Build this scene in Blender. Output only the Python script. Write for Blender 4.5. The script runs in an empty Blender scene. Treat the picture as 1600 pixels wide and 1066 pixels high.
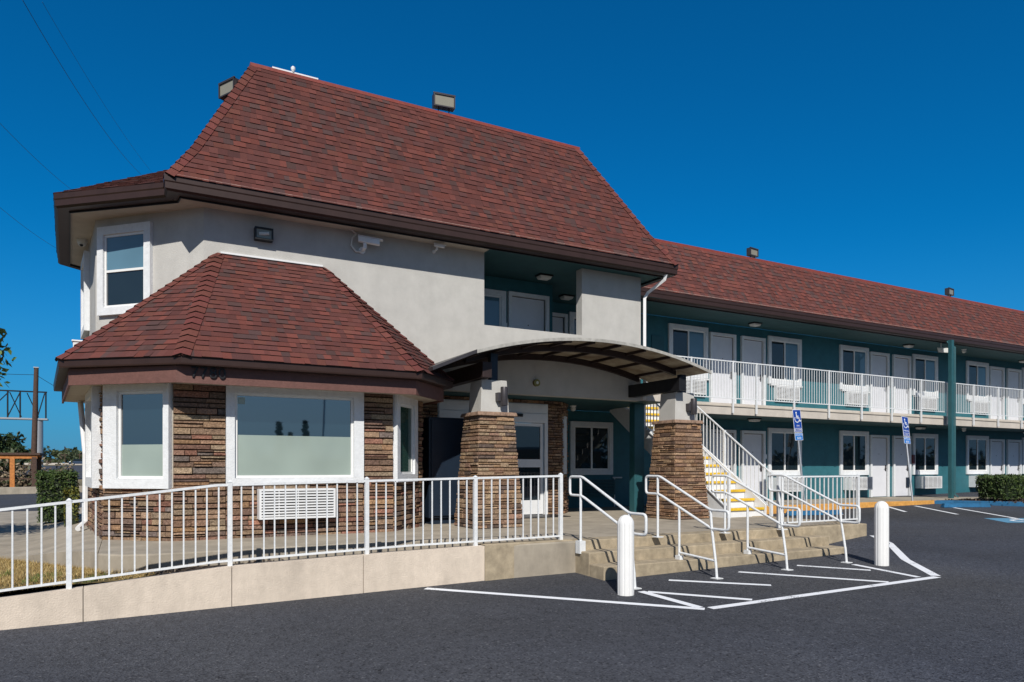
import bpy, math, random
from mathutils import Vector, Matrix
R0 = random.Random(7)
C = bpy.context.scene.collection
rad = math.radians

# ------------------------------------------------------------------ mesh builder
class Fr:
    """frame on a wall: s along it (left to right seen from outside), o outward, z up"""
    def __init__(s, p0, p1):
        s.p = Vector((p0[0], p0[1])); d = Vector((p1[0]-p0[0], p1[1]-p0[1])); s.L = d.length
        s.d = d/s.L; s.n = Vector((s.d.y, -s.d.x))
    def at(s, a, o, z):
        q = s.p + s.d*a + s.n*o
        return (q.x, q.y, z)
XF = Fr((0, 0), (1, 0))      # s = x , o = -y

class MB:
    def __init__(s): s.v = []; s.f = []; s.t = []; s.uv = {}
    def quad(s, a, b, c, d, t=None):
        n = len(s.v); s.v += [tuple(a), tuple(b), tuple(c), tuple(d)]; s.f.append((n, n+1, n+2, n+3)); s.t.append(t)
    def poly(s, pts, t=None):
        n = len(s.v); s.v += [tuple(p) for p in pts]; s.f.append(tuple(range(n, n+len(pts)))); s.t.append(t)
    def hexa(s, b, t, tint=None):
        """b bottom 4 points ccw from above, t top 4 points"""
        n = len(s.v); s.v += [tuple(p) for p in b]+[tuple(p) for p in t]
        for f in ((3, 2, 1, 0), (4, 5, 6, 7), (0, 1, 5, 4), (1, 2, 6, 5), (2, 3, 7, 6), (3, 0, 4, 7)):
            s.f.append(tuple(n+i for i in f)); s.t.append(tint)
        return s
    def box(s, x0, x1, y0, y1, z0, z1, t=None):
        return s.hexa([(x0, y0, z0), (x1, y0, z0), (x1, y1, z0), (x0, y1, z0)], [(x0, y0, z1), (x1, y0, z1), (x1, y1, z1), (x0, y1, z1)], t)
    def fbox(s, fr, s0, s1, o0, o1, z0, z1, t=None):
        P = fr.at
        return s.hexa([P(s0, o1, z0), P(s1, o1, z0), P(s1, o0, z0), P(s0, o0, z0)], [P(s0, o1, z1), P(s1, o1, z1), P(s1, o0, z1), P(s0, o0, z1)], t)
    def prism(s, pts, z0, z1, t=None):
        """pts ccw; z may be a number or a function of (x, y)"""
        g0 = z0 if callable(z0) else (lambda x, y: z0); g1 = z1 if callable(z1) else (lambda x, y: z1)
        n = len(s.v); k = len(pts)
        s.v += [(x, y, g0(x, y)) for x, y in pts]+[(x, y, g1(x, y)) for x, y in pts]
        s.f.append(tuple(n+i for i in reversed(range(k)))); s.f.append(tuple(n+k+i for i in range(k))); s.t += [t, t]
        for i in range(k):
            j = (i+1) % k; s.f.append((n+i, n+j, n+k+j, n+k+i)); s.t.append(t)
        return s
    def tube(s, pts, r, n=8, caps=True, t=None, r1=None):
        pts = [Vector(p) for p in pts]; rings = []
        up = None
        for i, p in enumerate(pts):
            a = (pts[i]-pts[i-1]).normalized() if i > 0 else None
            b = (pts[i+1]-pts[i]).normalized() if i < len(pts)-1 else None
            d = (a+b).normalized() if (a is not None and b is not None and (a+b).length > 1e-5) else (a if a is not None else b)
            if up is None:
                up = Vector((0, 0, 1)) if abs(d.z) < .9 else Vector((1, 0, 0))
            x = (up - d*up.dot(d)).normalized(); up = x; y = d.cross(x)
            k = 1.0
            if a is not None and b is not None: k = 1/max(.6, math.cos(a.angle(b)/2))
            rr = r if r1 is None else r+(r1-r)*i/(len(pts)-1)
            rings.append([p+(x*math.cos(2*math.pi*j/n)+y*math.sin(2*math.pi*j/n))*rr*(k if k < 1.2 else 1.1) for j in range(n)])
        b0 = len(s.v)
        for rg in rings: s.v += [tuple(q) for q in rg]
        for i in range(len(rings)-1):
            for j in range(n):
                k = (j+1) % n; s.f.append((b0+i*n+j, b0+i*n+k, b0+(i+1)*n+k, b0+(i+1)*n+j)); s.t.append(t)
        if caps:
            s.f.append(tuple(b0+j for j in reversed(range(n)))); s.t.append(t)
            s.f.append(tuple(b0+(len(rings)-1)*n+j for j in range(n))); s.t.append(t)
        return s
    def lathe(s, cx, cy, prof, n=24, t=None, fl=None):
        b0 = len(s.v)
        for r, z in prof:
            for j in range(n):
                a = 2*math.pi*j/n; q = r*(fl(a) if fl else 1)
                s.v.append((cx+q*math.cos(a), cy+q*math.sin(a), z))
        for i in range(len(prof)-1):
            for j in range(n):
                k = (j+1) % n; s.f.append((b0+i*n+j, b0+i*n+k, b0+(i+1)*n+k, b0+(i+1)*n+j)); s.t.append(t)
        s.f.append(tuple(b0+j for j in reversed(range(n)))); s.f.append(tuple(b0+(len(prof)-1)*n+j for j in range(n))); s.t += [t, t]
        return s
    def panel(s, fr, s0, s1, z0, z1, holes=(), o0=-.2, o1=0., t=None):
        """wall slab with rectangular holes (a0,a1,b0,b1)"""
        ss = sorted({s0, s1, *[h[0] for h in holes], *[h[1] for h in holes]}); zz = sorted({z0, z1, *[h[2] for h in holes], *[h[3] for h in holes]})
        ss = [a for a in ss if s0 <= a <= s1]; zz = [a for a in zz if z0 <= a <= z1]
        def solid(i, j):
            if i < 0 or j < 0 or i >= len(ss)-1 or j >= len(zz)-1: return False
            a = (ss[i]+ss[i+1])/2; b = (zz[j]+zz[j+1])/2
            return not any(h[0] < a < h[1] and h[2] < b < h[3] for h in holes)
        P = fr.at
        for i in range(len(ss)-1):
            for j in range(len(zz)-1):
                if not solid(i, j): continue
                a, b, c, d = ss[i], ss[i+1], zz[j], zz[j+1]
                s.quad(P(a, o1, c), P(b, o1, c), P(b, o1, d), P(a, o1, d), t); s.quad(P(b, o0, c), P(a, o0, c), P(a, o0, d), P(b, o0, d), t)
                if not solid(i-1, j): s.quad(P(a, o0, c), P(a, o1, c), P(a, o1, d), P(a, o0, d), t)
                if not solid(i+1, j): s.quad(P(b, o1, c), P(b, o0, c), P(b, o0, d), P(b, o1, d), t)
                if not solid(i, j-1): s.quad(P(a, o0, c), P(b, o0, c), P(b, o1, c), P(a, o1, c), t)
                if not solid(i, j+1): s.quad(P(a, o1, d), P(b, o1, d), P(b, o0, d), P(a, o0, d), t)
        return s
    def sweep(s, path, prof, closed=False, t=None):
        """path xy list walked left to right seen from outside, prof = list of (outward, z), closed loop ccw"""
        P = [Vector(p) for p in path]; n = len(P); rows = []
        for i in range(n):
            a = (P[i]-P[i-1]).normalized() if (i > 0) else None
            b = (P[i+1]-P[i]).normalized() if (i < n-1) else None
            if a is None: a = b
            if b is None: b = a
            na = Vector((a.y, -a.x)); nb = Vector((b.y, -b.x)); m = (na+nb); m = m/(m.dot(na)) if m.length > 1e-6 else na
            rows.append([(P[i].x+m.x*o, P[i].y+m.y*o, z) for o, z in prof])
        b0 = len(s.v); k = len(prof)
        for r in rows: s.v += r
        for i in range(n-1):
            for j in range(k):
                q = (j+1) % k; s.f.append((b0+i*k+j, b0+i*k+q, b0+(i+1)*k+q, b0+(i+1)*k+j)); s.t.append(t)
        s.f.append(tuple(b0+j for j in range(k))); s.f.append(tuple(b0+(n-1)*k+j for j in reversed(range(k)))); s.t += [t, t]
        return s
    def merge(s, o):
        n = len(s.v); s.v += o.v; s.f += [tuple(i+n for i in f) for f in o.f]; s.t += o.t; return s

ORG = {}
def org(o): return ORG.get(o.name, (0., 0., 0.))
def link(name, mb, mat, parent=None, smooth=False, bevel=0, local=False, at=None, label=None):
    ox, oy, oz = (0, 0, 0) if local else (org(parent) if parent else (at or (0, 0, 0)))
    me = bpy.data.meshes.new(name); me.from_pydata([(x-ox, y-oy, z-oz) for x, y, z in mb.v], [], mb.f)
    if any(t is not None for t in mb.t):
        ca = me.color_attributes.new('tint', 'FLOAT_COLOR', 'CORNER'); buf = []
        for p in me.polygons:
            t = mb.t[p.index] or (1, 1, 1)
            for _ in p.loop_indices: buf += [t[0], t[1], t[2], 1]
        ca.data.foreach_set('color', buf)
    me.validate(); 
    if smooth:
        for p in me.polygons: p.use_smooth = True
    me.materials.append(mat)
    o = bpy.data.objects.new(name, me); C.objects.link(o)
    if parent: o.parent = parent
    elif at: o.location = at
    ORG[o.name] = org(parent) if parent else (at or (0., 0., 0.))
    if local and parent: ORG[o.name] = (0, 0, 0)
    if bevel:
        b = o.modifiers.new('bevel', 'BEVEL'); b.width = bevel; b.segments = 2; b.limit_method = 'ANGLE'; b.angle_limit = rad(40)
    if smooth:
        try: me.set_sharp_from_angle(angle=rad(45))
        except Exception: pass
    if label: o['label'] = label
    return o
def thing(name, label, cat, loc=(0, 0, 0), group=None):
    o = bpy.data.objects.new(name, None); C.objects.link(o); o.location = loc; o.empty_display_size = .2
    ORG[o.name] = tuple(loc); tag(o, label, cat, group); return o
def tag(o, label, cat, group=None, kind=None):
    o['label'] = label; o['category'] = cat
    if group: o['group'] = group
    if kind: o['kind'] = kind
    return o
def struct(name, mb, mat, **k):
    o = link(name, mb, mat, **k); o['kind'] = 'structure'; return o
def dup(root, loc, label, rot=None):
    r = root.copy(); C.objects.link(r); r.location = loc; r['label'] = label
    if rot is not None: r.rotation_euler = rot
    for ch in list(root.children):
        c = ch.copy(); C.objects.link(c); c.parent = r
        for g in list(ch.children):
            d = g.copy(); C.objects.link(d); d.parent = c
    return r

# ------------------------------------------------------------------ materials
def nt(m):
    m.use_nodes = True; t = m.node_tree; return t, t.nodes, t.links
def mat(name, col, rough=.7, var=.12, scale=6., bump=0., bscale=60., metal=0., tint=False, col2=None, dirt=0., spec=.4, coat=0., detail=6):
    m = bpy.data.materials.new(name); t, N, L = nt(m); b = N['Principled BSDF']
    b.inputs['Roughness'].default_value = rough; b.inputs['Metallic'].default_value = metal; b.inputs['Specular IOR Level'].default_value = spec
    if coat: b.inputs['Coat Weight'].default_value = coat; b.inputs['Coat Roughness'].default_value = .05
    tc = N.new('ShaderNodeTexCoord'); no = N.new('ShaderNodeTexNoise'); no.inputs['Scale'].default_value = scale; no.inputs['Detail'].default_value = detail
    no.inputs['Roughness'].default_value = .65
    L.new(tc.outputs['Object'], no.inputs['Vector'])
    cr = N.new('ShaderNodeValToRGB'); c2 = col2 or tuple(c*(1-var*1.6) for c in col); c1 = col if col2 else tuple(min(1, c*(1+var)) for c in col)
    cr.color_ramp.elements[0].position = .33; cr.color_ramp.elements[1].position = .67
    cr.color_ramp.elements[0].color = (*c2, 1); cr.color_ramp.elements[1].color = (*c1, 1)
    L.new(no.outputs['Fac'], cr.inputs['Fac']); out = cr.outputs['Color']
    if dirt:
        n2 = N.new('ShaderNodeTexNoise'); n2.inputs['Scale'].default_value = 1.3; n2.inputs['Detail'].default_value = 8; n2.inputs['Roughness'].default_value = .7
        mp = N.new('ShaderNodeMapping'); mp.inputs['Scale'].default_value = (1.6, 1.6, .5); L.new(tc.outputs['Object'], mp.inputs['Vector']); L.new(mp.outputs['Vector'], n2.inputs['Vector'])
        r2 = N.new('ShaderNodeMapRange'); r2.inputs['From Min'].default_value = .42; r2.inputs['From Max'].default_value = .75; r2.inputs['To Min'].default_value = 1; r2.inputs['To Max'].default_value = 1-dirt
        L.new(n2.outputs['Fac'], r2.inputs['Value'])
        mx = N.new('ShaderNodeMix'); mx.data_type = 'RGBA'; mx.blend_type = 'MULTIPLY'; mx.inputs['Factor'].default_value = 1
        L.new(out, mx.inputs['A']); L.new(r2.outputs['Result'], mx.inputs['B']); out = mx.outputs['Result']
    if tint:
        at = N.new('ShaderNodeVertexColor'); at.layer_name = 'tint'
        mx = N.new('ShaderNodeMix'); mx.data_type = 'RGBA'; mx.blend_type = 'MULTIPLY'; mx.inputs['Factor'].default_value = 1
        L.new(out, mx.inputs['A']); L.new(at.outputs['Color'], mx.inputs['B']); out = mx.outputs['Result']
    L.new(out, b.inputs['Base Color'])
    if bump:
        nb = N.new('ShaderNodeTexNoise'); nb.inputs['Scale'].default_value = bscale; nb.inputs['Detail'].default_value = 5; L.new(tc.outputs['Object'], nb.inputs['Vector'])
        bp = N.new('ShaderNodeBump'); bp.inputs['Strength'].default_value = bump; bp.inputs['Distance'].default_value = .02
        L.new(nb.outputs['Fac'], bp.inputs['Height']); L.new(bp.outputs['Normal'], b.inputs['Normal'])
    return m
def glassy(name, col, ior=1.9, rough=.02, wave=.0):
    m = bpy.data.materials.new(name); t, N, L = nt(m); b = N['Principled BSDF']
    tc = N.new('ShaderNodeTexCoord'); no = N.new('ShaderNodeTexNoise'); no.inputs['Scale'].default_value = 1.2; L.new(tc.outputs['Object'], no.inputs['Vector'])
    cr = N.new('ShaderNodeValToRGB'); cr.color_ramp.elements[0].color = (*[c*.75 for c in col], 1); cr.color_ramp.elements[1].color = (*[c*1.25 for c in col], 1)
    L.new(no.outputs['Fac'], cr.inputs['Fac']); L.new(cr.outputs['Color'], b.inputs['Base Color'])
    b.inputs['Roughness'].default_value = .5; b.inputs['Specular IOR Level'].default_value = 0
    b.inputs['Coat Weight'].default_value = 1; b.inputs['Coat Roughness'].default_value = rough; b.inputs['Coat IOR'].default_value = ior
    bp = N.new('ShaderNodeBump'); bp.inputs['Strength'].default_value = .03+wave; bp.inputs['Distance'].default_value = .02; L.new(no.outputs['Fac'], bp.inputs['Height']); L.new(bp.outputs['Normal'], b.inputs['Coat Normal'])
    return m
M = {}
M['stucco'] = mat('stucco', (.49, .48, .455), .9, .05, 3, .35, 90, dirt=.1)
M['soffit'] = mat('soffit', (.50, .45, .38), .9, .05, 3, .2, 60, dirt=.12)
M['teal'] = mat('teal_paint', (.030, .140, .172), .6, .08, 4, .12, 70, dirt=.12)
M['teal2'] = mat('teal_trim', (.026, .10, .118), .45, .08, 4, .05, 40)
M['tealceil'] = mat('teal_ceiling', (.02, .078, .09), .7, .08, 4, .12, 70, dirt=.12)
M['sunlit_edge'] = mat('sunlit_starter_edge', (.42, .27, .23), .5, .2, 30)  # pale colour that paints the sunlit edges of the starter shingles
M['edge'] = mat('weathered_edge', (.40, .39, .36), .8, .15, 9, .2, 50, dirt=.3)
M['navy'] = mat('navy_paint', (.012, .022, .04), .4, .1, 4)
M['white'] = mat('white_paint', (.74, .75, .76), .5, .03, 8, .05, 80, dirt=.05)
M['whitewood'] = mat('white_trim', (.72, .74, .76), .65, .05, 12, .35, 55, dirt=.07)
M['vinyl'] = mat('vinyl', (.78, .78, .77), .35, .02, 5)
M['door'] = mat('door_paint', (.66, .67, .71), .5, .03, 3, .03, 30)
M['rail'] = mat('rail_paint', (.74, .76, .775), .42, .06, 20, .2, 60, dirt=.12)
M['slab'] = mat('slab_paint', (.55, .50, .44), .8, .06, 2, .15, 60, dirt=.15)
M['brown'] = mat('brown_metal', (.040, .021, .017), .42, .08, 5, .03, 30, dirt=.15)
M['brownwood'] = mat('brown_board', (.15, .07, .058), .65, .1, 14, .2, 40, dirt=.12)
M['darkbrown'] = mat('dark_brown_beam', (.03, .018, .017), .55, .15, 6, .1, 50)
M['black'] = mat('black_metal', (.012, .012, .014), .45, .2, 8)
M['bronze'] = mat('grey_bronze', (.06, .055, .06), .4, .1, 8, metal=.3)
M['shingle'] = mat('shingle', (1, 1, 1), .95, .22, 120, .5, 260, tint=True, spec=.2, dirt=.12)
M['cap'] = mat('shingle_cap', (.145, .05, .041), .95, .2, 90, .5, 240, tint=True, spec=.2)
M['ridge'] = mat('ridge_flashing', (.26, .06, .045), .5, .12, 20)
M['stone'] = mat('ledge_stone', (1.08, 1.06, 1.04), .92, .42, 34, 1.0, 55, tint=True, spec=.2, detail=10)
M['capstone'] = mat('cap_stone', (.26, .17, .12), .9, .3, 14, .9, 36)
M['walk'] = mat('walk_concrete', (.37, .325, .26), .9, .12, 2.2, .15, 90, dirt=.3)
M['step'] = mat('step_concrete', (.40, .33, .23), .9, .17, 7, .3, 80, dirt=.36)
M['rampwall'] = mat('ramp_wall_concrete', (.67, .575, .475), .9, .05, 9, .3, 60, dirt=.26)
M['lens'] = glassy('lamp_lens', (.26, .25, .20), 1.5, .1)
M['frost'] = mat('frosted_plastic', (.68, .68, .64), .4, .05, 6)
M['yellow'] = mat('yellow_paint', (.78, .50, .03), .6, .12, 14, .2, 60, dirt=.2)
M['orange'] = mat('orange_kerb', (.66, .33, .08), .8, .15, 9, .2, 60, dirt=.25)
M['yellowkerb'] = mat('yellow_kerb', (.72, .45, .02), .8, .12, 9, .2, 60, dirt=.2)
M['blue'] = mat('blue_paint', (.012, .115, .25), .7, .15, 9, .2, 60, dirt=.2)
M['signblue'] = mat('sign_blue', (.008, .05, .30), .4, .05, 5)
M['signblue2'] = mat('sign_light_blue', (.02, .17, .52), .4, .05, 5)
M['signwhite'] = mat('sign_white', (.8, .82, .85), .4, .03, 5)
M['galv'] = mat('galvanised_steel', (.45, .47, .50), .45, .1, 20, metal=.6)
M['glass'] = glassy('dark_glass', (.012, .022, .030), 1.75)
M['glassblue'] = glassy('blind_and_sky_glass', (.10, .20, .27), 1.7)  # pale base colour holds both blinds and a painted sky reflection
M['glassbay'] = glassy('bay_glass', (.006, .014, .02), 3.1)
M['film'] = glassy('frosted_film', (.30, .365, .33), 1.55, .05)
M['film2'] = glassy('green_glass', (.03, .075, .06), 1.6, .05)
M['brass'] = mat('brass', (.30, .22, .07), .35, .1, 20, metal=.8)
M['red'] = mat('red_paint', (.10, .012, .012), .4, .1, 10)
M['wood'] = mat('orange_wood', (.50, .19, .05), .7, .2, 9, .2, 40)
M['polewood'] = mat('pole_wood', (.085, .052, .04), .9, .25, 12, .4, 40)
M['bark'] = mat('bark', (.10, .075, .055), .95, .3, 14, .8, 30)
M['leaf'] = mat('leaf', (1, 1, 1), .6, .1, 8, tint=True, spec=.35)
M['soil'] = mat('soil_mulch', (.05, .035, .025), .95, .5, 14, .9, 30)
M['grassbase'] = mat('dry_turf', (.26, .19, .075), .95, .3, 7, .6, 60)
M['field'] = mat('dry_field', (.20, .16, .085), .95, .3, .08, .3, 1)
M['roofgrey'] = mat('flat_roof', (.35, .34, .33), .9, .1, 1)
M['carpaint'] = mat('car_paint', (.035, .06, .11), .25, .05, 3, coat=1)
M['tyre'] = mat('rubber', (.012, .012, .012), .85, .1, 20)
M['bldorange'] = mat('orange_wall', (.42, .13, .04), .85, .1, .5, .1, 10)

# linemark paint: worn
def paintmat(name, col):
    m = bpy.data.materials.new(name); t, N, L = nt(m); b = N['Principled BSDF']; b.inputs['Roughness'].default_value = .75
    tc = N.new('ShaderNodeTexCoord'); n1 = N.new('ShaderNodeTexNoise'); n1.inputs['Scale'].default_value = 60; n1.inputs['Detail'].default_value = 6; L.new(tc.outputs['Object'], n1.inputs['Vector'])
    n2 = N.new('ShaderNodeTexNoise'); n2.inputs['Scale'].default_value = 2.5; L.new(tc.outputs['Object'], n2.inputs['Vector'])
    ad = N.new('ShaderNodeMath'); ad.operation = 'ADD'; L.new(n1.outputs['Fac'], ad.inputs[0]); L.new(n2.outputs['Fac'], ad.inputs[1])
    cr = N.new('ShaderNodeValToRGB'); cr.color_ramp.elements[0].position = .72/1; cr.color_ramp.elements[1].position = .86
    md = N.new('ShaderNodeMath'); md.operation = 'MULTIPLY'; md.inputs[1].default_value = .9; L.new(ad.outputs[0], md.inputs[0])
    cr.color_ramp.elements[0].color = (.09, .09, .095, 1); cr.color_ramp.elements[1].color = (*col, 1); cr.color_ramp.elements[0].position = .62; cr.color_ramp.elements[1].position = .74
    L.new(md.outputs[0], cr.inputs['Fac']); L.new(cr.outputs['Color'], b.inputs['Base Color']); return m
M['line'] = paintmat('white_line_paint', (.78, .80, .84)); M['lineblue'] = paintmat('blue_line_paint', (.10, .27, .42))

def asphaltmat():
    m = bpy.data.materials.new('asphalt'); t, N, L = nt(m); b = N['Principled BSDF']; b.inputs['Roughness'].default_value = .88; b.inputs['Specular IOR Level'].default_value = .3
    tc = N.new('ShaderNodeTexCoord')
    def noise(sc, d=4, r=.6):
        n = N.new('ShaderNodeTexNoise'); n.inputs['Scale'].default_value = sc; n.inputs['Detail'].default_value = d; n.inputs['Roughness'].default_value = r; L.new(tc.outputs['Object'], n.inputs['Vector']); return n
    v = N.new('ShaderNodeTexVoronoi'); v.inputs['Scale'].default_value = 58; L.new(tc.outputs['Object'], v.inputs['Vector'])
    v2 = N.new('ShaderNodeTexVoronoi'); v2.inputs['Scale'].default_value = 34; L.new(tc.outputs['Object'], v2.inputs['Vector'])
    big = noise(.22, 7, .62); mid = noise(9, 5)
    cr = N.new('ShaderNodeValToRGB'); e = cr.color_ramp.elements; e[0].position = 0; e[0].color = (.006, .006, .009, 1); e[1].position = 1; e[1].color = (.16, .165, .18, 1); e.new(.28).color = (.047, .051, .063, 1); e.new(.85).color = (.074, .080, .097, 1)
    L.new(v.outputs['Color'], cr.inputs['Fac'])
    rr = N.new('ShaderNodeMapRange'); rr.inputs['From Min'].default_value = .3; rr.inputs['From Max'].default_value = .7; rr.inputs['To Min'].default_value = .74; rr.inputs['To Max'].default_value = 1.22; L.new(big.outputs['Fac'], rr.inputs['Value'])
    r2 = N.new('ShaderNodeMapRange'); r2.inputs['From Min'].default_value = .3; r2.inputs['From Max'].default_value = .7; r2.inputs['To Min'].default_value = .85; r2.inputs['To Max'].default_value = 1.12; L.new(mid.outputs['Fac'], r2.inputs['Value'])
    m1 = N.new('ShaderNodeMath'); m1.operation = 'MULTIPLY'; L.new(rr.outputs[0], m1.inputs[0]); L.new(r2.outputs[0], m1.inputs[1])
    mx = N.new('ShaderNodeMix'); mx.data_type = 'RGBA'; mx.blend_type = 'MULTIPLY'; mx.inputs['Factor'].default_value = 1; L.new(cr.outputs['Color'], mx.inputs['A']); L.new(m1.outputs[0], mx.inputs['B'])
    hn_ = noise(.12, 3, .5); hc = N.new('ShaderNodeValToRGB'); hc.color_ramp.elements[0].position = .38; hc.color_ramp.elements[1].position = .62; hc.color_ramp.elements[0].color = (.97, .99, 1.05, 1); hc.color_ramp.elements[1].color = (1.06, 1.0, .9, 1); L.new(hn_.outputs['Fac'], hc.inputs['Fac'])
    mh = N.new('ShaderNodeMix'); mh.data_type = 'RGBA'; mh.blend_type = 'MULTIPLY'; mh.inputs['Factor'].default_value = 1; L.new(mx.outputs['Result'], mh.inputs['A']); L.new(hc.outputs['Color'], mh.inputs['B']); L.new(mh.outputs['Result'], b.inputs['Base Color'])
    vs = N.new('ShaderNodeTexVoronoi'); vs.inputs['Scale'].default_value = .45; vs.inputs['Randomness'].default_value = 1
    wn = noise(3, 4); wm = N.new('ShaderNodeMix'); wm.data_type = 'VECTOR'; wm.inputs['Factor'].default_value = .12; L.new(tc.outputs['Object'], wm.inputs['A']); L.new(wn.outputs['Color'], wm.inputs['B']); L.new(wm.outputs['Result'], vs.inputs['Vector'])
    sr_ = N.new('ShaderNodeMapRange'); sr_.interpolation_type = 'SMOOTHSTEP'; sr_.inputs['From Min'].default_value = .03; sr_.inputs['From Max'].default_value = .17; sr_.inputs['To Min'].default_value = .74; sr_.inputs['To Max'].default_value = 1; L.new(vs.outputs['Distance'], sr_.inputs['Value'])
    mo = N.new('ShaderNodeMix'); mo.data_type = 'RGBA'; mo.blend_type = 'MULTIPLY'; mo.inputs['Factor'].default_value = 1; L.new(mh.outputs['Result'], mo.inputs['A']); L.new(sr_.outputs['Result'], mo.inputs['B']); L.new(mo.outputs['Result'], b.inputs['Base Color'])
    ad = N.new('ShaderNodeMath'); ad.operation = 'ADD'; L.new(v.outputs['Distance'], ad.inputs[0]); L.new(v2.outputs['Distance'], ad.inputs[1])
    bp = N.new('ShaderNodeBump'); bp.inputs['Strength'].default_value = .7; bp.inputs['Distance'].default_value = .012; L.new(ad.outputs[0], bp.inputs['Height']); L.new(bp.outputs['Normal'], b.inputs['Normal'])
    return m
M['asphalt'] = asphaltmat()
# canopy sheet: dirty translucent plastic
def sheetmat():
    m = bpy.data.materials.new('translucent_sheet'); t, N, L = nt(m); b = N['Principled BSDF']; b.inputs['Roughness'].default_value = .6
    tc = N.new('ShaderNodeTexCoord'); n = N.new('ShaderNodeTexNoise'); n.inputs['Scale'].default_value = 2.2; n.inputs['Detail'].default_value = 9; n.inputs['Roughness'].default_value = .7; L.new(tc.outputs['Object'], n.inputs['Vector'])
    cr = N.new('ShaderNodeValToRGB'); cr.color_ramp.elements[0].position = .35; cr.color_ramp.elements[1].position = .65; cr.color_ramp.elements[0].color = (.22, .17, .12, 1); cr.color_ramp.elements[1].color = (.46, .42, .34, 1)
    L.new(n.outputs['Fac'], cr.inputs['Fac']); L.new(cr.outputs['Color'], b.inputs['Base Color'])
    tr = N.new('ShaderNodeBsdfTranslucent'); L.new(cr.outputs['Color'], tr.inputs['Color'])
    mx = N.new('ShaderNodeMixShader'); mx.inputs['Fac'].default_value = .42; L.new(b.outputs['BSDF'], mx.inputs[1]); L.new(tr.outputs[0], mx.inputs[2])
    L.new(mx.outputs[0], N['Material Output'].inputs['Surface']); return m
M['sheet'] = sheetmat()

# ------------------------------------------------------------------ terrain
def gz(u, v):
    cu = max(-15, min(45, u)); cv = max(-20, min(16, v))
    return .016*(cu-5)+.028*(cv-7.5)+.09
def ss(a, b, x):
    t = max(0, min(1, (x-a)/(b-a))); return t*t*(3-2*t)
def far(u, v):   # the land beyond the road rises towards the overpass
    return 2.1*ss(70, 170, v)*(1-ss(20, 60, abs(u+12)))
xs = [-900, -400, -200, -100, -60, -45, -30, -15, -8, 0, 10, 20, 30, 45, 60, 100, 200, 400, 900]
ys = [-600, -200, -100, -50, -20, -10, 0, 8, 16, 30, 50, 70, 90, 110, 130, 150, 170, 220, 350, 700, 1500]
g = MB()
for i in range(len(xs)-1):
    for j in range(len(ys)-1):
        g.quad(*[(x, y, gz(x, y)+far(x, y)) for x, y in ((xs[i], ys[j]), (xs[i+1], ys[j]), (xs[i+1], ys[j+1]), (xs[i], ys[j+1]))])
struct('parking_lot', g, M['asphalt'])
# dry field beyond the side road
fl = MB(); ys2 = [49, 70, 90, 110, 130, 150, 170, 220, 350, 700, 1500]
for i in range(len(xs)-1):
    for j in range(len(ys2)-1):
        fl.quad(*[(x, y, gz(x, y)+far(x, y)+.03) for x, y in ((xs[i], ys2[j]), (xs[i+1], ys2[j]), (xs[i+1], ys2[j+1]), (xs[i], ys2[j+1]))])
struct('field', fl, M['field'])
rd = MB()
for a, b in ((-60, -45), (-45, -30), (-30, -15), (-15, -8), (-8, 0), (0, 10), (10, 20)):
    rd.quad(*[(x, y, gz(x, y)+far(x, y)+.06) for x, y in ((a, 150), (b, 150), (b, 222), (a, 222))])
    for y0_, y1_ in ((88, 90), (90, 110), (110, 130), (130, 150)): rd.quad(*[(x, y, gz(x, y)+far(x, y)+.06) for x, y in ((a, y0_), (b, y0_), (b, y1_), (a, y1_))])
struct('road', rd, M['asphalt'])
fk = MB(); fk.prism([(-60, 48.6), (20, 48.6), (20, 49.2), (-60, 49.2)], -.2, lambda x, y: gz(x, y)+.16)
struct('kerb', fk, M['walk'], bevel=.02)

# ------------------------------------------------------------------ porch, walkways, lawn
LT = .585
p = MB()
p.prism([(5.72, 8.6), (12.3, 8.6), (12.3, 13.3), (12.3, 15.75), (4.3, 15.75), (4.3, 8.68)], -.3, LT)
p.prism([(.25, 9.70), (3.4, 9.74), (4.0, 9.62), (4.3, 9.3), (4.3, 15.75), (-.3, 15.75), (-.3, 10.05), (-.05, 9.78)], -.3, .60)
struct('porch_walkway', p, M['walk'], bevel=.02)
# left walkway ramps down
w = MB()
def wz(u): return .33+(.60-.33)*ss(-1.7, -.3, u)
us = [-.3, -.5, -.8, -1.1, -1.4, -1.7]
def lawnedge(u): return 9.8 if u > -.12 else 9.8+(-.12-u)*2.1
for a, b in zip(us[1:], us[:-1]):
    w.prism([(a, lawnedge(a)), (b, lawnedge(b)), (b, 26), (a, 26)], -.3, lambda x_, y_: wz(x_))
w.prism([(-14, 17), (-5, 17), (-1.7, lawnedge(-1.7)), (-1.7, 26), (-14, 26)], -.4, .33)
w.prism([(-.3, 15.75), (1, 15.75), (1, 26), (-.3, 26)], .3, .57)
pass
struct('side_walkway', w, M['walk'])
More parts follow.
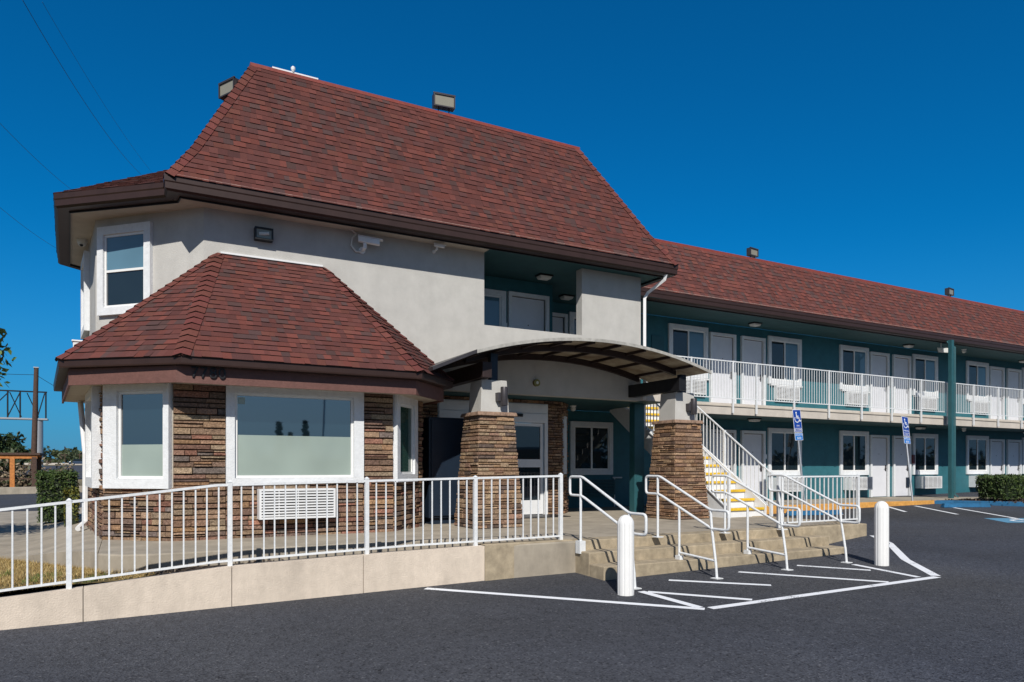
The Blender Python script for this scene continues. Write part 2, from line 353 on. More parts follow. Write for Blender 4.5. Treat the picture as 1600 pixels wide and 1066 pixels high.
# planting strip between ramp wall and walkway, lawn to the left
s = MB(); s.prism([(.3, 8.87), (4.3, 8.87), (4.3, 10.5), (.3, 10.5)], -.3, lambda x, y: .395+.02*math.sin(x*5)); struct('planting_strip', s, M['soil'])
lw = MB()
lp = [(.32, 8.87), (.32, 9.9), (-.12, 9.95), (-.5, lawnedge(-.5)+.06), (-1.1, lawnedge(-1.1)+.06), (-1.7, lawnedge(-1.7)+.06), (-5, 17.1), (-14, 17.1), (-14, 8.87)]
def lz(x, y): return min(.42, max(.22, .40+.07*(x+.5)))+(.0 if y < 9.2 else -.03)
c0 = (-2, 10.2)
for i in range(len(lp)):
    a, b = lp[i], lp[(i+1) % len(lp)]
    lw.poly([(c0[0], c0[1], lz(*c0)), (*b, lz(*b)), (*a, lz(*a))])
struct('lawn', lw, M['grassbase'])
# sidewalk of the wing with painted kerbs
sw = MB(); sw.prism([(12.3, 13.5), (22.5, 13.5), (22.5, 15.75), (12.3, 15.75)], .1, .62); sw.prism([(22.5, 13.6), (42, 13.6), (42, 15.75), (22.5, 15.75)], .1, .62)
struct('sidewalk', sw, M['walk'], bevel=.01)
def kerbpath(name, path, m, zt=.63, w=.16):
    k = MB(); k.sweep(path, [(0, .2), (w, .2), (w-.02, zt), (0, zt)]); return struct(name, k, m, bevel=.012)
kerbpath('orange_kerb', [(14.9, 13.5), (19.3, 13.48), (22.2, 13.3)], M['orange'])
kerbpath('yellow_kerb', [(12.5, 13.5), (14.9, 13.5)], M['yellowkerb'])
ISL = [(22.2, 13.3), (22.75, 12.95), (23.1, 12.3), (23.7, 11.2), (24.4, 10.1), (25.6, 9.6), (42, 9.6)]
kerbpath('blue_kerb', ISL, M['blue'])
isl = MB(); isl.prism([(a, b+.0) for a, b in ISL]+[(42, 13.6), (22.4, 13.6)], .2, .6); struct('planting_bed', isl, M['soil'])

# ------------------------------------------------------------------ ramp wall
rw = thing('retaining_wall', 'low pale concrete retaining wall running along the ramp under the white railing', 'wall', (1, 8.68, 0))
def wt(u):
    P = [(-9, .16), (-3.5, .20), (-1.11, .33), (-.39, .39), (1.06, .515), (2.56, .555), (4.3, .585)]
    for (a, za), (b, zb) in zip(P, P[1:]):
        if a <= u <= b: return za+(zb-za)*(u-a)/(b-a)
    return P[-1][1] if u > 0 else P[0][1]
js = [-9, -6.5, -3.4, -.39, 1.07, 2.61, 4.3]
for a, b in zip(js, js[1:]):
    q = MB(); n = 6
    for i in range(n):
        x0 = a+.004+(b-a-.008)*i/n; x1 = a+.004+(b-a-.008)*(i+1)/n
        if i == 0: q.quad((x0, 8.86, -.6), (x0, 8.68, -.6), (x0, 8.68, wt(x0)), (x0, 8.86, wt(x0)))
        if i == n-1: q.quad((x1, 8.68, -.6), (x1, 8.86, -.6), (x1, 8.86, wt(x1)), (x1, 8.68, wt(x1)))
        q.quad((x0, 8.68, -.6), (x1, 8.68, -.6), (x1, 8.68, wt(x1)), (x0, 8.68, wt(x0)))
        q.quad((x1, 8.86, -.6), (x0, 8.86, -.6), (x0, 8.86, wt(x0)), (x1, 8.86, wt(x1)))
        q.quad((x0, 8.68, wt(x0)), (x1, 8.68, wt(x1)), (x1, 8.86, wt(x1)), (x0, 8.86, wt(x0)))
    link('wall_section', q, M['rampwall'], rw)
pf = MB(); pf.box(4.3, 5.72, 8.655, 8.676, -.3, .6); pf.box(4.3, 5.72, 8.676, 8.9, .587, .6)
link('porch_facing', pf, M['step'], rw, bevel=.01)
# steps
st = thing('entrance_steps', 'three tan concrete steps rising from the asphalt to the porch', 'steps', (8.2, 8.2, 0))
link('step', MB().box(5.725, 10.8, 7.9, 8.25, -.2, .30), M['step'], st, bevel=.015)
link('step', MB().box(5.725, 10.8, 8.25, 8.62, -.2, .455), M['step'], st, bevel=.015)
q = MB(); q.box(5.735, 12.31, 8.585, 8.9, .0, .595); q.box(12.0, 12.32, 8.9, 13.3, .0, .594)
link('top_step', q, M['step'], st, bevel=.015)

tp = MB(); T_ = lambda x_, y_, h_: (x_, y_, gz(x_, y_)+h_)
hh = [(10.83, .002), (11.3, .06), (11.8, .11), (12.3, .15), (12.6, .002)]
for (a, ha), (b, hb) in zip(hh, hh[1:]):
    tp.quad(T_(a, 8.1, -.01), T_(b, 8.1, -.01), T_(b, 8.3, hb*.45), T_(a, 8.3, ha*.45)); tp.quad(T_(a, 8.3, ha*.45), T_(b, 8.3, hb*.45), T_(b, 8.7, hb), T_(a, 8.7, ha)); tp.quad(T_(a, 8.7, ha), T_(b, 8.7, hb), T_(b, 10.6, -.01), T_(a, 10.6, -.01))
struct('asphalt_transition', tp, M['asphalt'])
# ------------------------------------------------------------------ railings
def tubes(paths, r=.019, n=10):
    q = MB()
    for pth in paths: q.tube(pth, r, n)
    return q
def rnd(pts, r=.06, k=4):
    """round the inner corners of a polyline"""
    pts = [Vector(p) for p in pts]; out = [pts[0]]
    for i in range(1, len(pts)-1):
        a, b, c = pts[i-1], pts[i], pts[i+1]; ra = min(r, (a-b).length*.45, (c-b).length*.45)
        s0 = b+(a-b).normalized()*ra; s1 = b+(c-b).normalized()*ra
        for j in range(k+1):
            t = j/k; out.append(s0*(1-t)**2+b*2*t*(1-t)+s1*t*t)
    out.append(pts[-1]); return out
GRH = 'white pipe handrails on the entrance steps'
def splitlink(name, boxes, m, t):
    for b in boxes: link(name, MB().box(*b), m, t)
def handrail(u, mid, label):
    t = thing('handrail', label, 'handrail', (u, 8.5, LT), GRH)
    gb = gz(u, 7.3)
    V = lambda v, z: (u, v, z)
    link('top_rail', tubes([rnd([V(8.5, 1.25), V(8.78, 1.25), V(8.78, 1.52), V(8.46, 1.52), V(7.38, 1.06), V(7.04, 1.06), V(7.04, .80), V(7.33, .80)])]), M['rail'], t, smooth=True)
    link('lower_rail', tubes([[V(8.5, 1.25), V(8.4, 1.22), V(7.33, .79)]]), M['rail'], t, smooth=True)
    link('post', tubes([[V(8.5, LT if mid != 'side' else .46), V(8.5, 1.50)]]), M['rail'], t, smooth=True)
    link('post', tubes([[V(7.26, gb), V(7.28, gb+.2), V(7.36, .82), V(7.38, 1.05)]]), M['rail'], t, smooth=True)
    if mid is True:
        link('post', tubes([[V(8.02, .30), V(8.02, 1.06)]]), M['rail'], t, smooth=True)
        link('brace', tubes([[V(8.02, .40), V(7.29, .36)]], .018), M['rail'], t, smooth=True)
    bx = [(u-.06, u+.06, 7.2, 7.32, gb, gb+.012)]
    bx += [(u-.05, u+.05, 8.45, 8.56, .42, .60)] if mid == 'side' else [(u-.06, u+.06, 8.44, 8.56, LT, LT+.012)]
    if mid is True: bx += [(u-.035, u+.035, 7.97, 8.07, .30, .36)]
    splitlink('base_plate', bx, M['rail'], t)
handrail(5.75, 'side', 'white handrail at the left end of the steps, behind the nearer bollard')
handrail(7.17, True, 'white handrail on the steps in front of the right stone column')
handrail(8.57, True, 'white handrail on the steps in front of the yellow-edged staircase')
handrail(9.91, False, 'white handrail at the right end of the steps, beside the short porch fence')

def fence(name, label, A, B, posts, zb, top, n_bal, low, pw=.025, capr=True, group=None, stuffcap=100, br=.008, postlow=None, cat='railing'):
    """A,B ends xy; posts: list of fractions; zb,top,low: functions of fraction -> z"""
    a = Vector(A); b = Vector(B); L = (b-a).length; d = (b-a)/L
    t = thing(name, label, cat, ((A[0]+B[0])/2, (A[1]+B[1])/2, zb(.5)), group)
    fr = Fr(A, B)
    def bar(f0, f1, zf, hw, hz):
        q = MB(); k = 6
        for i in range(k):
            g0 = f0+(f1-f0)*i/k; g1 = f0+(f1-f0)*(i+1)/k; P = fr.at; x0, x1 = g0*L, g1*L
            q.hexa([P(x0, hw, zf(g0)-hz), P(x1, hw, zf(g1)-hz), P(x1, -hw, zf(g1)-hz), P(x0, -hw, zf(g0)-hz)], [P(x0, hw, zf(g0)+hz), P(x1, hw, zf(g1)+hz), P(x1, -hw, zf(g1)+hz), P(x0, -hw, zf(g0)+hz)])
        return q
    link('top_rail', bar(posts[0], posts[-1], top, .018, .014), M['rail'], t); link('bottom_rail', bar(posts[0], posts[-1], low, .014, .012), M['rail'], t)
    for f in posts:
        q = MB(); z0 = (postlow or zb)(f); q.fbox(fr, f*L-pw, f*L+pw, -pw, pw, z0, top(f)+.02)
        if capr: q.hexa([fr.at(f*L-pw-.004, pw+.004, top(f)+.02), fr.at(f*L+pw+.004, pw+.004, top(f)+.02), fr.at(f*L+pw+.004, -pw-.004, top(f)+.02), fr.at(f*L-pw-.004, -pw-.004, top(f)+.02)],
                        [fr.at(f*L-.006, .006, top(f)+.045), fr.at(f*L+.006, .006, top(f)+.045), fr.at(f*L+.006, -.006, top(f)+.045), fr.at(f*L-.006, -.006, top(f)+.045)])
        link('post', q, M['rail'], t)
    cnt = 0; rest = MB()
    for i, (f0, f1) in enumerate(zip(posts, posts[1:])):
        nb = max(1, round((f1-f0)*L/n_bal)-1)
        for k in range(nb):
            f = f0+(f1-f0)*(k+1)/(nb+1); x = f*L+R0.uniform(-.003, .003); q = MB() if cnt < stuffcap else rest
            q.fbox(fr, x-br, x+br, -br, br, low(f), top(f)-.01)
            if cnt < stuffcap: link('baluster', q, M['rail'], t)
            cnt += 1
    if cnt > stuffcap:
        o = link('balusters', rest, M['rail'], t); o['kind'] = 'stuff'
    return t
PU = [-8.4, -6.82, -5.24, -3.66, -2.1, -.52, 1.06, 2.68, 4.2, 5.58]; A0, B0 = PU[0], PU[-1]
def tz(f):
    u = A0+(B0-A0)*f; P = [(-9, .9), (-3.66, 1.0), (-2.1, 1.12), (-.52, 1.285), (1.06, 1.465), (2.68, 1.49), (4.2, 1.50), (5.58, 1.53)]
    for (a, za), (b, zb) in zip(P, P[1:]):
        if a <= u <= b: return za+(zb-za)*(u-a)/(b-a)
    return 1.53
fence('ramp_railing', 'long white railing with thin balusters on top of the pale ramp wall', (A0, 8.77), (B0, 8.77), [(u-A0)/(B0-A0) for u in PU],
      lambda f: wt(A0+(B0-A0)*f), tz, .123, lambda f: wt(A0+(B0-A0)*f)+.07)
fence('porch_railing', 'short white railing at the right end of the porch beyond the steps', (10.05, 8.70), (12.2, 8.70), [0, 1], lambda f: .595, lambda f: 1.49, .12, lambda f: .68)
# balcony railing
BP = [12.55, 13.12, 14.63, 15.53, 17.07, 18.59, 20.12, 21.62, 23.19, 24.69, 26.25, 27.83, 29.41, 30.95, 32.5, 34.05, 35.6]
fence('balcony_railing', 'white metal railing along the upper floor walkway of the long wing', (BP[0], 14.215), (BP[-1], 14.215), [(u-BP[0])/(BP[-1]-BP[0]) for u in BP],
      lambda f: 3.42, lambda f: 4.56, .105, lambda f: 3.55, br=.0065, pw=.022, capr=False, postlow=lambda f: 3.15)
# bollards
def fl(a): return 1-.06*max(0, math.cos(a*8+.6))**6
bo = thing('bollard', 'white ribbed bollard nearest the camera, standing by the left corner of the steps', 'bollard', (5.43, 7.04, gz(5.43, 7.04)), 'white bollards in front of the steps')
z0 = gz(5.43, 7.04)
prof = [(.103, z0-.02), (.103, z0+.87)]+[(.103*math.cos(rad(a)), z0+.87+.115*math.sin(rad(a))) for a in (15, 30, 45, 60, 75, 86)]
link('sleeve', MB().lathe(5.43, 7.04, prof, 90, fl=fl), M['vinyl'], bo, smooth=True)
b2 = dup(bo, (10.2, 6.87, gz(10.2, 6.87)), 'white ribbed bollard farther right, beside the striped zone and the far handrail')

# ------------------------------------------------------------------ stone veneer
PAL_BAY = [(.34, .215, .14), (.28, .16, .105), (.20, .12, .09), (.38, .255, .165), (.26, .135, .10), (.15, .10, .085), (.32, .195, .12), (.38, .22, .115), (.23, .14, .10), (.34, .15, .105), (.17, .14, .13), (.40, .30, .20)]
PAL_BAY = [(a*1.15+.02, b*1.15+.02, c*1.15+.02) for a, b, c in PAL_BAY]
PAL_COL = [(.40, .25, .145), (.46, .31, .19), (.34, .20, .12), (.50, .35, .22), (.29, .175, .11), (.38, .26, .18), (.13, .09, .075), (.44, .27, .15), (.36, .21, .14)]
PAL_COL = [(a*1.1+.02, b*1.12+.02, c*1.15+.02) for a, b, c in PAL_COL]
PAL_COL2 = [(.36, .19, .10), (.42, .25, .14), (.28, .15, .09), (.24, .13, .085), (.45, .28, .17), (.33, .20, .13), (.17, .10, .075)]
PAL_COL2 = [(a*1.15+.02, b*1.2+.02, c*1.22+.02) for a, b, c in PAL_COL2]
def veneer(mb, fr, s0, s1, z0, z1, pal, rnd_, taper=None, hmin=.065, hmax=.105, wmin=.13, wmax=.5, depth=.052, base=.0):
    z = z0
    P = fr.at
    mb.quad(P(s0, base-.002, z0), P(s1, base-.002, z0), P(s1, base-.002, z1), P(s0, base-.002, z1), (.03, .022, .018))
    while z < z1-.01:
        h = rnd_.uniform(hmin, hmax)
        if z1-z-h < hmin*.8: h = z1-z
        x = s0
        while x < s1-.01:
            w = rnd_.uniform(wmin, wmax)
            if s1-x-w < wmin*.7: w = s1-x
            hh = [(z, z+h)]
            if h > .075 and rnd_.random() < .25: m_ = z+h*rnd_.uniform(.4, .6); hh = [(z, m_), (m_, z+h)]
            for za, zb in hh:
                o = base+rnd_.uniform(.014, depth); e = .009; c = rnd_.choice(pal); c = tuple(v*.82+m_*.18 for v, m_ in zip(c, (.36, .25, .165))); k = rnd_.uniform(.75, 1.22); c = tuple(min(1, q*k*rnd_.uniform(.98, 1.02)) for q in c)
                j = lambda: rnd_.uniform(-.005, .005)
                xa, xb, ya, yb = x+.0008, x+w-.0008, za+.007, zb-.0015
                ia = rnd_.uniform(.003, .008); 
                Bk = [P(xa, base-.001, ya), P(xb, base-.001, ya), P(xb, base-.001, yb), P(xa, base-.001, yb)]
                xm = (xa+xb)/2+rnd_.uniform(-.25, .25)*(xb-xa)
                F = [P(xa+ia, o+j(), ya+e), P(xm, o+j()+.004, ya+e), P(xb-ia, o+j(), ya+e), P(xb-ia, o+j(), yb-e), P(xm, o+j()+.004, yb-e), P(xa+ia, o+j(), yb-e)]
                n = len(mb.v); mb.v += Bk+F
                for f in ((4, 5, 8, 9), (5, 6, 7, 8), (0, 1, 6, 5, 4), (1, 2, 7, 6), (2, 3, 9, 8, 7), (3, 0, 4, 9)):
                    mb.f.append(tuple(n+i for i in f)); mb.t.append(c)
            x += w
        z += h

# ------------------------------------------------------------------ shingles
REDS0 = [(.165, .038, .030), (.20, .045, .033), (.135, .036, .030), (.24, .050, .034), (.105, .036, .034), (.17, .045, .036), (.150, .036, .028), (.070, .046, .046), (.085, .050, .046), (.20, .052, .034), (.125, .034, .03)]
REDS = [((a*.82+.016)*.60+.155*.38, (b+.009)*.62+.064*.38, (c+.009)*.62+.058*.38) for a, b, c in REDS0]
def shingles(mb, BL, BR, TR, TL, rnd_, expo=.128, riser=(.02, .009, .008), bright=1.):
    BL, BR, TR, TL = map(Vector, (BL, BR, TR, TL))
    e = (BR-BL).normalized(); nrm = (BR-BL).cross((TL-BL) if (TL-BL).length > .01 else (TR-BL)).normalized()
    if nrm.z < 0: nrm = -nrm
    up = nrm.cross(e).normalized()
    if up.z < 0: up = -up
    H = (TL-BL).dot(up); n = max(1, round(H/expo)); 
    sL = lambda t: (TL-BL).dot(e)*t; sR = lambda t: (BR-BL).dot(e)+((TR-BR).dot(e))*t
    mb.quad(BL-nrm*.004, BR-nrm*.004, TR-nrm*.004, TL-nrm*.004, (.05, .02, .02))
    mot = rnd_.random()*10
    for k in range(n):
        t0 = k/n; t1 = (k+1)/n
        x = sL(t0)-rnd_.uniform(0, .3) if sL(t0) <= sL(t1) else sL(t1)-.3
        xe = max(sR(t0), sR(t1))
        while x < xe:
            w = rnd_.uniform(.08, .20); thick = rnd_.random() < .52
            jag = rnd_.uniform(.0, .006) if thick else -.003
            a0 = max(x, sL(t0)); b0 = min(x+w, sR(t0)); a1 = max(x, sL(t1)); b1 = min(x+w, sR(t1))
            if b0-a0 > .004 or b1-a1 > .004:
                b0 = max(a0, b0); b1 = max(a1, b1)
                if b0 <= a0 and t0: b0 = a0
                o = .0175 if thick else .009
                ya, yb = H*t0-jag, H*t1+.01
                if k == 0: ya = -.03
                c = rnd_.choice(REDS if rnd_.random() < .85 else REDS[:3]); q = rnd_.uniform(.88, 1.12)*bright*(1.0 if thick else .88); c = tuple(v*q for v in c)
                p00 = BL+e*a0+up*ya; p10 = BL+e*b0+up*ya; p11 = BL+e*b1+up*yb; p01 = BL+e*a1+up*yb
                mb.quad(p00+nrm*o, p10+nrm*o, p11+nrm*.002, p01+nrm*.002, c)
                mb.quad(p00-nrm*.004, p10-nrm*.004, p10+nrm*o, p00+nrm*o, riser if thick else tuple(v*.28 for v in c))
                mb.quad(p00-nrm*.004, p00+nrm*o, p01+nrm*.002, p01-nrm*.004, (.02, .01, .01)); mb.quad(p10-nrm*.004, p11-nrm*.004, p11+nrm*.002, p10+nrm*o, (.02, .01, .01))
            x += w
def hipcaps(mb, A, B, n1, n2, rnd_, w=.115, L=.155):
    """caps from A (eave) to B (top); n1,n2 normals of the two planes"""
    A, B = Vector(A), Vector(B); d = (B-A); Ln = d.length; d /= Ln; k = int(Ln/L); L = Ln/k
    n1, n2 = Vector(n1).normalized(), Vector(n2).normalized(); t1 = d.cross(n1).normalized(); t2 = d.cross(n2).normalized()
    nm = (n1+n2).normalized()
    def outward(t, other): return t if t.dot(other) < 0 else -t
    t1 = outward(t1, n2); t2 = outward(t2, n1)
    for i in range(k):
        a = A+d*(L*i-.02); b = A+d*(L*(i+1)+.02); q = rnd_.uniform(.75, 1.25); c = (q, q*rnd_.uniform(.9, 1.05), q)
        ha, hb = nm*.042, nm*.016
        for t, n in ((t1, n1), (t2, n2)):
            mb.quad(a+ha, a+t*w+n*.026, b+t*w+n*.008, b+hb, c)
            mb.quad(a+t*w-n*.004, a+t*w+n*.026, a+ha, a, (.03, .03, .03)); mb.quad(a+t*w-n*.004, b+t*w-n*.004, b+t*w+n*.008, a+t*w+n*.026, (.1, .1, .1))

# ------------------------------------------------------------------ windows, doors
def window(par, fr, s0, s1, z0, z1, c=(.12, .12, .13, .12), style='slider', m=('glass', 'glassblue'), proud=.055, base=0., film=None, cas='whitewood', frost_z=None):
    l, r, b, t = c; h = (s0+l, s1-r, z0+b, z1-t)
    w = link('window', MB().panel(fr, s0, s1, z0, z1, [h], base-.03, base+proud), M[cas], par, bevel=.006)
    f = .04; i = MB(); a0, a1, b0, b1 = h
    mid = (a0+a1)/2
    if style == 'slider': holes = [(a0+f, mid-.025, b0+f, b1-f), (mid+.025, a1-f, b0+f, b1-f)]
    elif style == 'hung': zm = (b0+b1)/2; holes = [(a0+f, a1-f, b0+f, zm-.02), (a0+f, a1-f, zm+.02, b1-f)]
    else: holes = [(a0+f, a1-f, b0+f, b1-f)]
    link('sash', MB().panel(fr, a0+.002, a1-.002, b0+.002, b1-.002, holes, base+.001, base+.034), M['vinyl'], w, bevel=.004)
    for k, hh in enumerate(holes):
        q = MB(); P = fr.at; o = base+.012+(.008 if k else 0)
        zz = hh[2]
        if frost_z and hh[2] < frost_z < hh[3]:
            q2 = MB(); q2.quad(P(hh[0]-.01, o, zz-.01), P(hh[1]+.01, o, zz-.01), P(hh[1]+.01, o, frost_z), P(hh[0]-.01, o, frost_z)); link('frosted_pane', q2, M['film'], w); zz = frost_z
        q.quad(P(hh[0]-.01, o, zz-(.01 if zz == hh[2] else 0)), P(hh[1]+.01, o, zz-(.01 if zz == hh[2] else 0)), P(hh[1]+.01, o, hh[3]+.01), P(hh[0]-.01, o, hh[3]+.01)); link('pane', q, M[m[k % len(m)]], w)
    return w
def door(par, fr, s0, s1, z0, z1, c=.085, hand='r', proud=.075):
    g0, g1 = (.006, .03) if hand == 'r' else (.03, .006)
    d = link('door', MB().fbox(fr, s0+c+g0, s1-c-g1, .004, .015, z0+.01, z1-c-.02), M['door'], par, bevel=.003)
    link('jamb_shadow', MB().fbox(fr, s0+c, s1-c, -.01, .004, z0+.01, z1-c), M['black'], d)  # black panel painting the shadow gap of a recessed door
    link('door_frame', MB().panel(fr, s0, s1, z0, z1, [(s0+c, s1-c, z0, z1-c)], -.02, proud), M['whitewood'], d, bevel=.005)
    x = s1-c-.07 if hand == 'r' else s0+c+.07
    q = MB(); q.tube([fr.at(x, .015, z0+1.0), fr.at(x, .06, z0+1.0)], .013, 8); q.tube([fr.at(x, .06, z0+1.0), fr.at(x-(.1 if hand == 'r' else -.1), .06, z0+1.0)], .011, 8); q.fbox(fr, x-.03, x+.03, .015, .022, z0+.9, z0+1.12)
    link('handle', q, M['bronze'], d)
    q = MB(); xm = (s0+s1)/2; q.tube([fr.at(xm, .014, z0+1.5), fr.at(xm, .022, z0+1.5)], .014, 8); link('peephole', q, M['bronze'], d)
    return d
GAC = 'white through-wall air conditioners under the room windows'
def ac(fr, s0, s1, z0, z1, dep, label, m='white', shelf=False, base=0.):
    t = thing('air_conditioner', label, 'air conditioner', fr.at((s0+s1)/2, base, z0), GAC)
    link('casing', MB().panel(fr, s0, s1, z0, z1, [(s0+.03, s1-.03, z0+.03, z1-.03)], base, base+dep), M[m], t, bevel=.006)
    link('backing', MB().fbox(fr, s0+.03, s1-.03, base+dep-.09, base+dep-.07, z0+.03, z1-.03), M['black'], t)
    q = MB(); n = max(6, round((z1-z0-.06)/.042)); P = fr.at
    for i in range(n):
        z = z0+.034+(z1-z0-.068)*(i+.5)/n
        q.hexa([P(s0+.03, base+dep+.004, z-.014), P(s1-.03, base+dep+.004, z-.014), P(s1-.03, base+dep-.03, z+.004), P(s0+.03, base+dep-.03, z+.004)],
               [P(s0+.03, base+dep+.004, z+.006), P(s1-.03, base+dep+.004, z+.006), P(s1-.03, base+dep-.03, z+.012), P(s0+.03, base+dep-.03, z+.012)])
    for k in range(1, 4): x = s0+(s1-s0)*k/4; q.fbox(fr, x-.006, x+.006, base+dep-.04, base+dep-.004, z0+.03, z1-.03)
    link('grille', q, M[m], t)
    if shelf: link('shelf', MB().fbox(fr, s0-.18, s1+.18, base, base+.07, z1+.02, z1+.06), M['white'], t)
    return t

# ================================================================== OFFICE BUILDING
OB = thing('office_building', 'beige stucco motel office with a steep red shingle roof and a stone-faced bay', 'building', (5, 12.8, 0))
FM = Fr((1.14, 12.8), (10.3, 12.8)); TW1 = Fr((-.46, 14.4), (1.14, 12.8)); TW0 = Fr((-.75, 17.4), (-.46, 14.4)); TWB = Fr((.6, 18.2), (-.75, 17.4))
U = lambda u: u-1.14
q = MB(); q.panel(FM, 0, FM.L, 3.17, 5.985, [(U(6.33), U(8.69), 4.52, 6.1)], -.22, 0)
link('wall', q, M['stucco'], OB)
q = MB(); q.panel(TW1, 0, TW1.L, 3.0, 5.985, [(.1, 1.23, 4.29, 5.82)], -.2, 0); q.panel(TW0, 0, TW0.L, 3.0, 5.985, [], -.2, 0); q.panel(TWB, 0, TWB.L, .3, 5.985, [], -.2, 0)
link('tower_wall', q, M['stucco'], OB)
window(OB, TW1, .1, 1.23, 4.29, 5.82, (.13, .13, .13, .14), 'hung', ('glass', 'glassblue'), base=-.002, proud=.07)
window(OB, TW0, .35, 1.5, 4.29, 5.82, (.13, .13, .13, .14), 'hung', ('glass', 'glassblue'), base=.003, proud=.09)
# wall corner flashing over the bay roof
q = MB(); q.box(1.4, 3.1, 12.765, 12.8, 5.24, 5.27); link('flashing', q, M['white'], OB)
# bay: backing walls and ledge stone
Bf = [Fr((-.62, 15.4), (-.28, 12.01)), Fr((-.28, 12.01), (.6, 11.25)), Fr((.6, 11.25), (3.88, 11.25)), Fr((3.88, 11.25), (4.74, 12.2)), Fr((4.74, 12.2), (4.74, 13.8))]
sr = random.Random(3); q = MB(); bk = MB()
for f in Bf: bk.panel(f, 0.0, f.L, .3, 2.86, [], -.22, -.012)
link('bay_wall', bk, M['soffit'], OB)
L1 = Bf[1].L; L3 = Bf[3].L
veneer(q, Bf[0], 0, Bf[0].L, .57, 2.86, PAL_BAY, sr)
veneer(q, Bf[1], 0, L1, .57, 1.36, PAL_BAY, sr, wmax=.34)
veneer(q, Bf[2], 0, .70, .57, 2.86, PAL_BAY, sr); veneer(q, Bf[2], .70, 2.77, .57, 1.42, PAL_BAY, sr); veneer(q, Bf[2], 2.77, 3.28, .57, 2.86, PAL_BAY, sr)
veneer(q, Bf[3], 0, .95, .57, 1.42, PAL_BAY, sr, wmax=.34); veneer(q, Bf[3], .95, L3, .57, 2.86, PAL_BAY, sr, wmax=.2); veneer(q, Bf[4], 0, Bf[4].L, .57, 2.86, PAL_BAY, sr)
link('stone_facing', q, M['stone'], OB)
window(OB, Bf[1], .05, L1-.02, 1.35, 2.855, (.23, .085, .14, .10), 'fixed', ('glassbay',), proud=.075, frost_z=1.985)
window(OB, Bf[2], .70, 2.77, 1.41, 2.856, (.12, .16, .085, .09), 'fixed', ('glassbay',), proud=.075, frost_z=2.14)
window(OB, Bf[3], .02, .95, 1.41, 2.857, (.13, .14, .13, .13), 'fixed', ('film2',), proud=.075)
window(OB, Bf[0], 1.75, 3.25, 1.35, 2.854, (.15, .15, .15, .12), 'fixed', ('film2',), proud=.12, base=.02)
q = MB(); q.fbox(Bf[2], .87, .97, .021, .023, 2.60, 2.70); link('window_sticker', q, M['film'], OB)
# bay eaves
bw = [(-.62, 15.4), (-.28, 12.01), (.6, 11.25), (3.88, 11.25), (4.74, 12.2), (4.74, 12.8)]
bo_ = [(-1.02, 15.3), (-.71, 11.86), (.61, 10.73), (4.09, 10.73), (4.95, 11.63), (4.95, 12.8)]
go_ = [(-1.15, 15.5), (-.82, 11.80), (.665, 10.58), (4.13, 10.58), (5.06, 11.50), (5.06, 12.8)]
gi_ = MB(); gi_.sweep([(-1.03, 15.5), (-.70, 11.87), (.71, 10.71), (4.08, 10.71), (4.94, 11.56), (4.94, 12.8)], [(-.1, 3.055), (.125, 3.055), (.13, 3.075), (.135, 3.178), (-.1, 3.175)])
link('bay_gutter', gi_, M['brown'], OB)
q = MB(); q.sweep(bo_, [(-.03, 2.82), (0, 2.82), (0, 3.05), (-.03, 3.05)]); link('bay_fascia', q, M['brownwood'], OB)
q = MB(); q.poly([(x, y, 2.856) for x, y in reversed(bo_+[(1, 13), (-.3, 15.5)])]); link('bay_soffit', q, M['soffit'], OB)
# bay roof
A_, B_ = (1.35, 12.8, 5.23), (3.15, 12.8, 5.22)
G = [(x, y, 3.18) for x, y in go_]
rr = random.Random(11); q = MB(); mid = lambda a, b, t: tuple(a[i]+(b[i]-a[i])*t for i in range(3))
shingles(q, G[2], G[3], B_, A_, rr, bright=1.12); shingles(q, G[1], G[2], A_, A_, rr, bright=1.12); shingles(q, G[3], G[4], B_, B_, rr)
A2 = (.2, 15.5, 4.55)
q.poly([G[0], G[1], A_, A2], (.15, .04, .03)); q.poly([G[4], G[5], B_], (.15, .04, .03))
link('bay_roof', q, M['shingle'], OB)
def nrm3(a, b, c): 
    n = (Vector(b)-Vector(a)).cross(Vector(c)-Vector(a)).normalized(); return n if n.z > 0 else -n
nF, nL, nR, nLL, nRR = nrm3(G[2], G[3], B_), nrm3(G[1], G[2], A_), nrm3(G[3], G[4], B_), nrm3(G[0], G[1], A_), nrm3(G[4], G[5], B_)
for a_, b_, c_, d_, e_ in ((G[2], A_, nL, nF, .115), (G[3], B_, nF, nR, .115), (G[1], A_, nLL, nL, .1), (G[4], B_, nR, nRR, .1)):
    q = MB(); hipcaps(q, a_, b_, c_, d_, rr, w=e_); link('bay_hip_cap', q, M['cap'], OB)
# house number
hn = thing('house_number', 'black metal street number 7780 on the brown fascia of the bay', 'house number', (1.0, 10.70, 2.965))
def textmb(s, size, ext, place):
    cu = bpy.data.curves.new('t', 'FONT'); cu.body = s; cu.size = size; cu.extrude = ext; cu.align_x = 'CENTER'; cu.align_y = 'CENTER'
    o = bpy.data.objects.new('t', cu); C.objects.link(o); bpy.context.view_layer.update()
    me = o.to_mesh(); mb = MB()
    for v in me.vertices: mb.v.append(place(v.co))
    for pl in me.polygons: mb.f.append(tuple(pl.vertices)); mb.t.append(None)
    o.to_mesh_clear(); bpy.data.objects.remove(o); bpy.data.curves.remove(cu); return mb
for i, ch in enumerate('7780'):
    cx = .84+i*.118
    link('digit', textmb(ch, .215, .009, lambda c, cx=cx: (cx+c.x*1.0, 10.712-c.z, 2.965+c.y)), M['black'], hn)

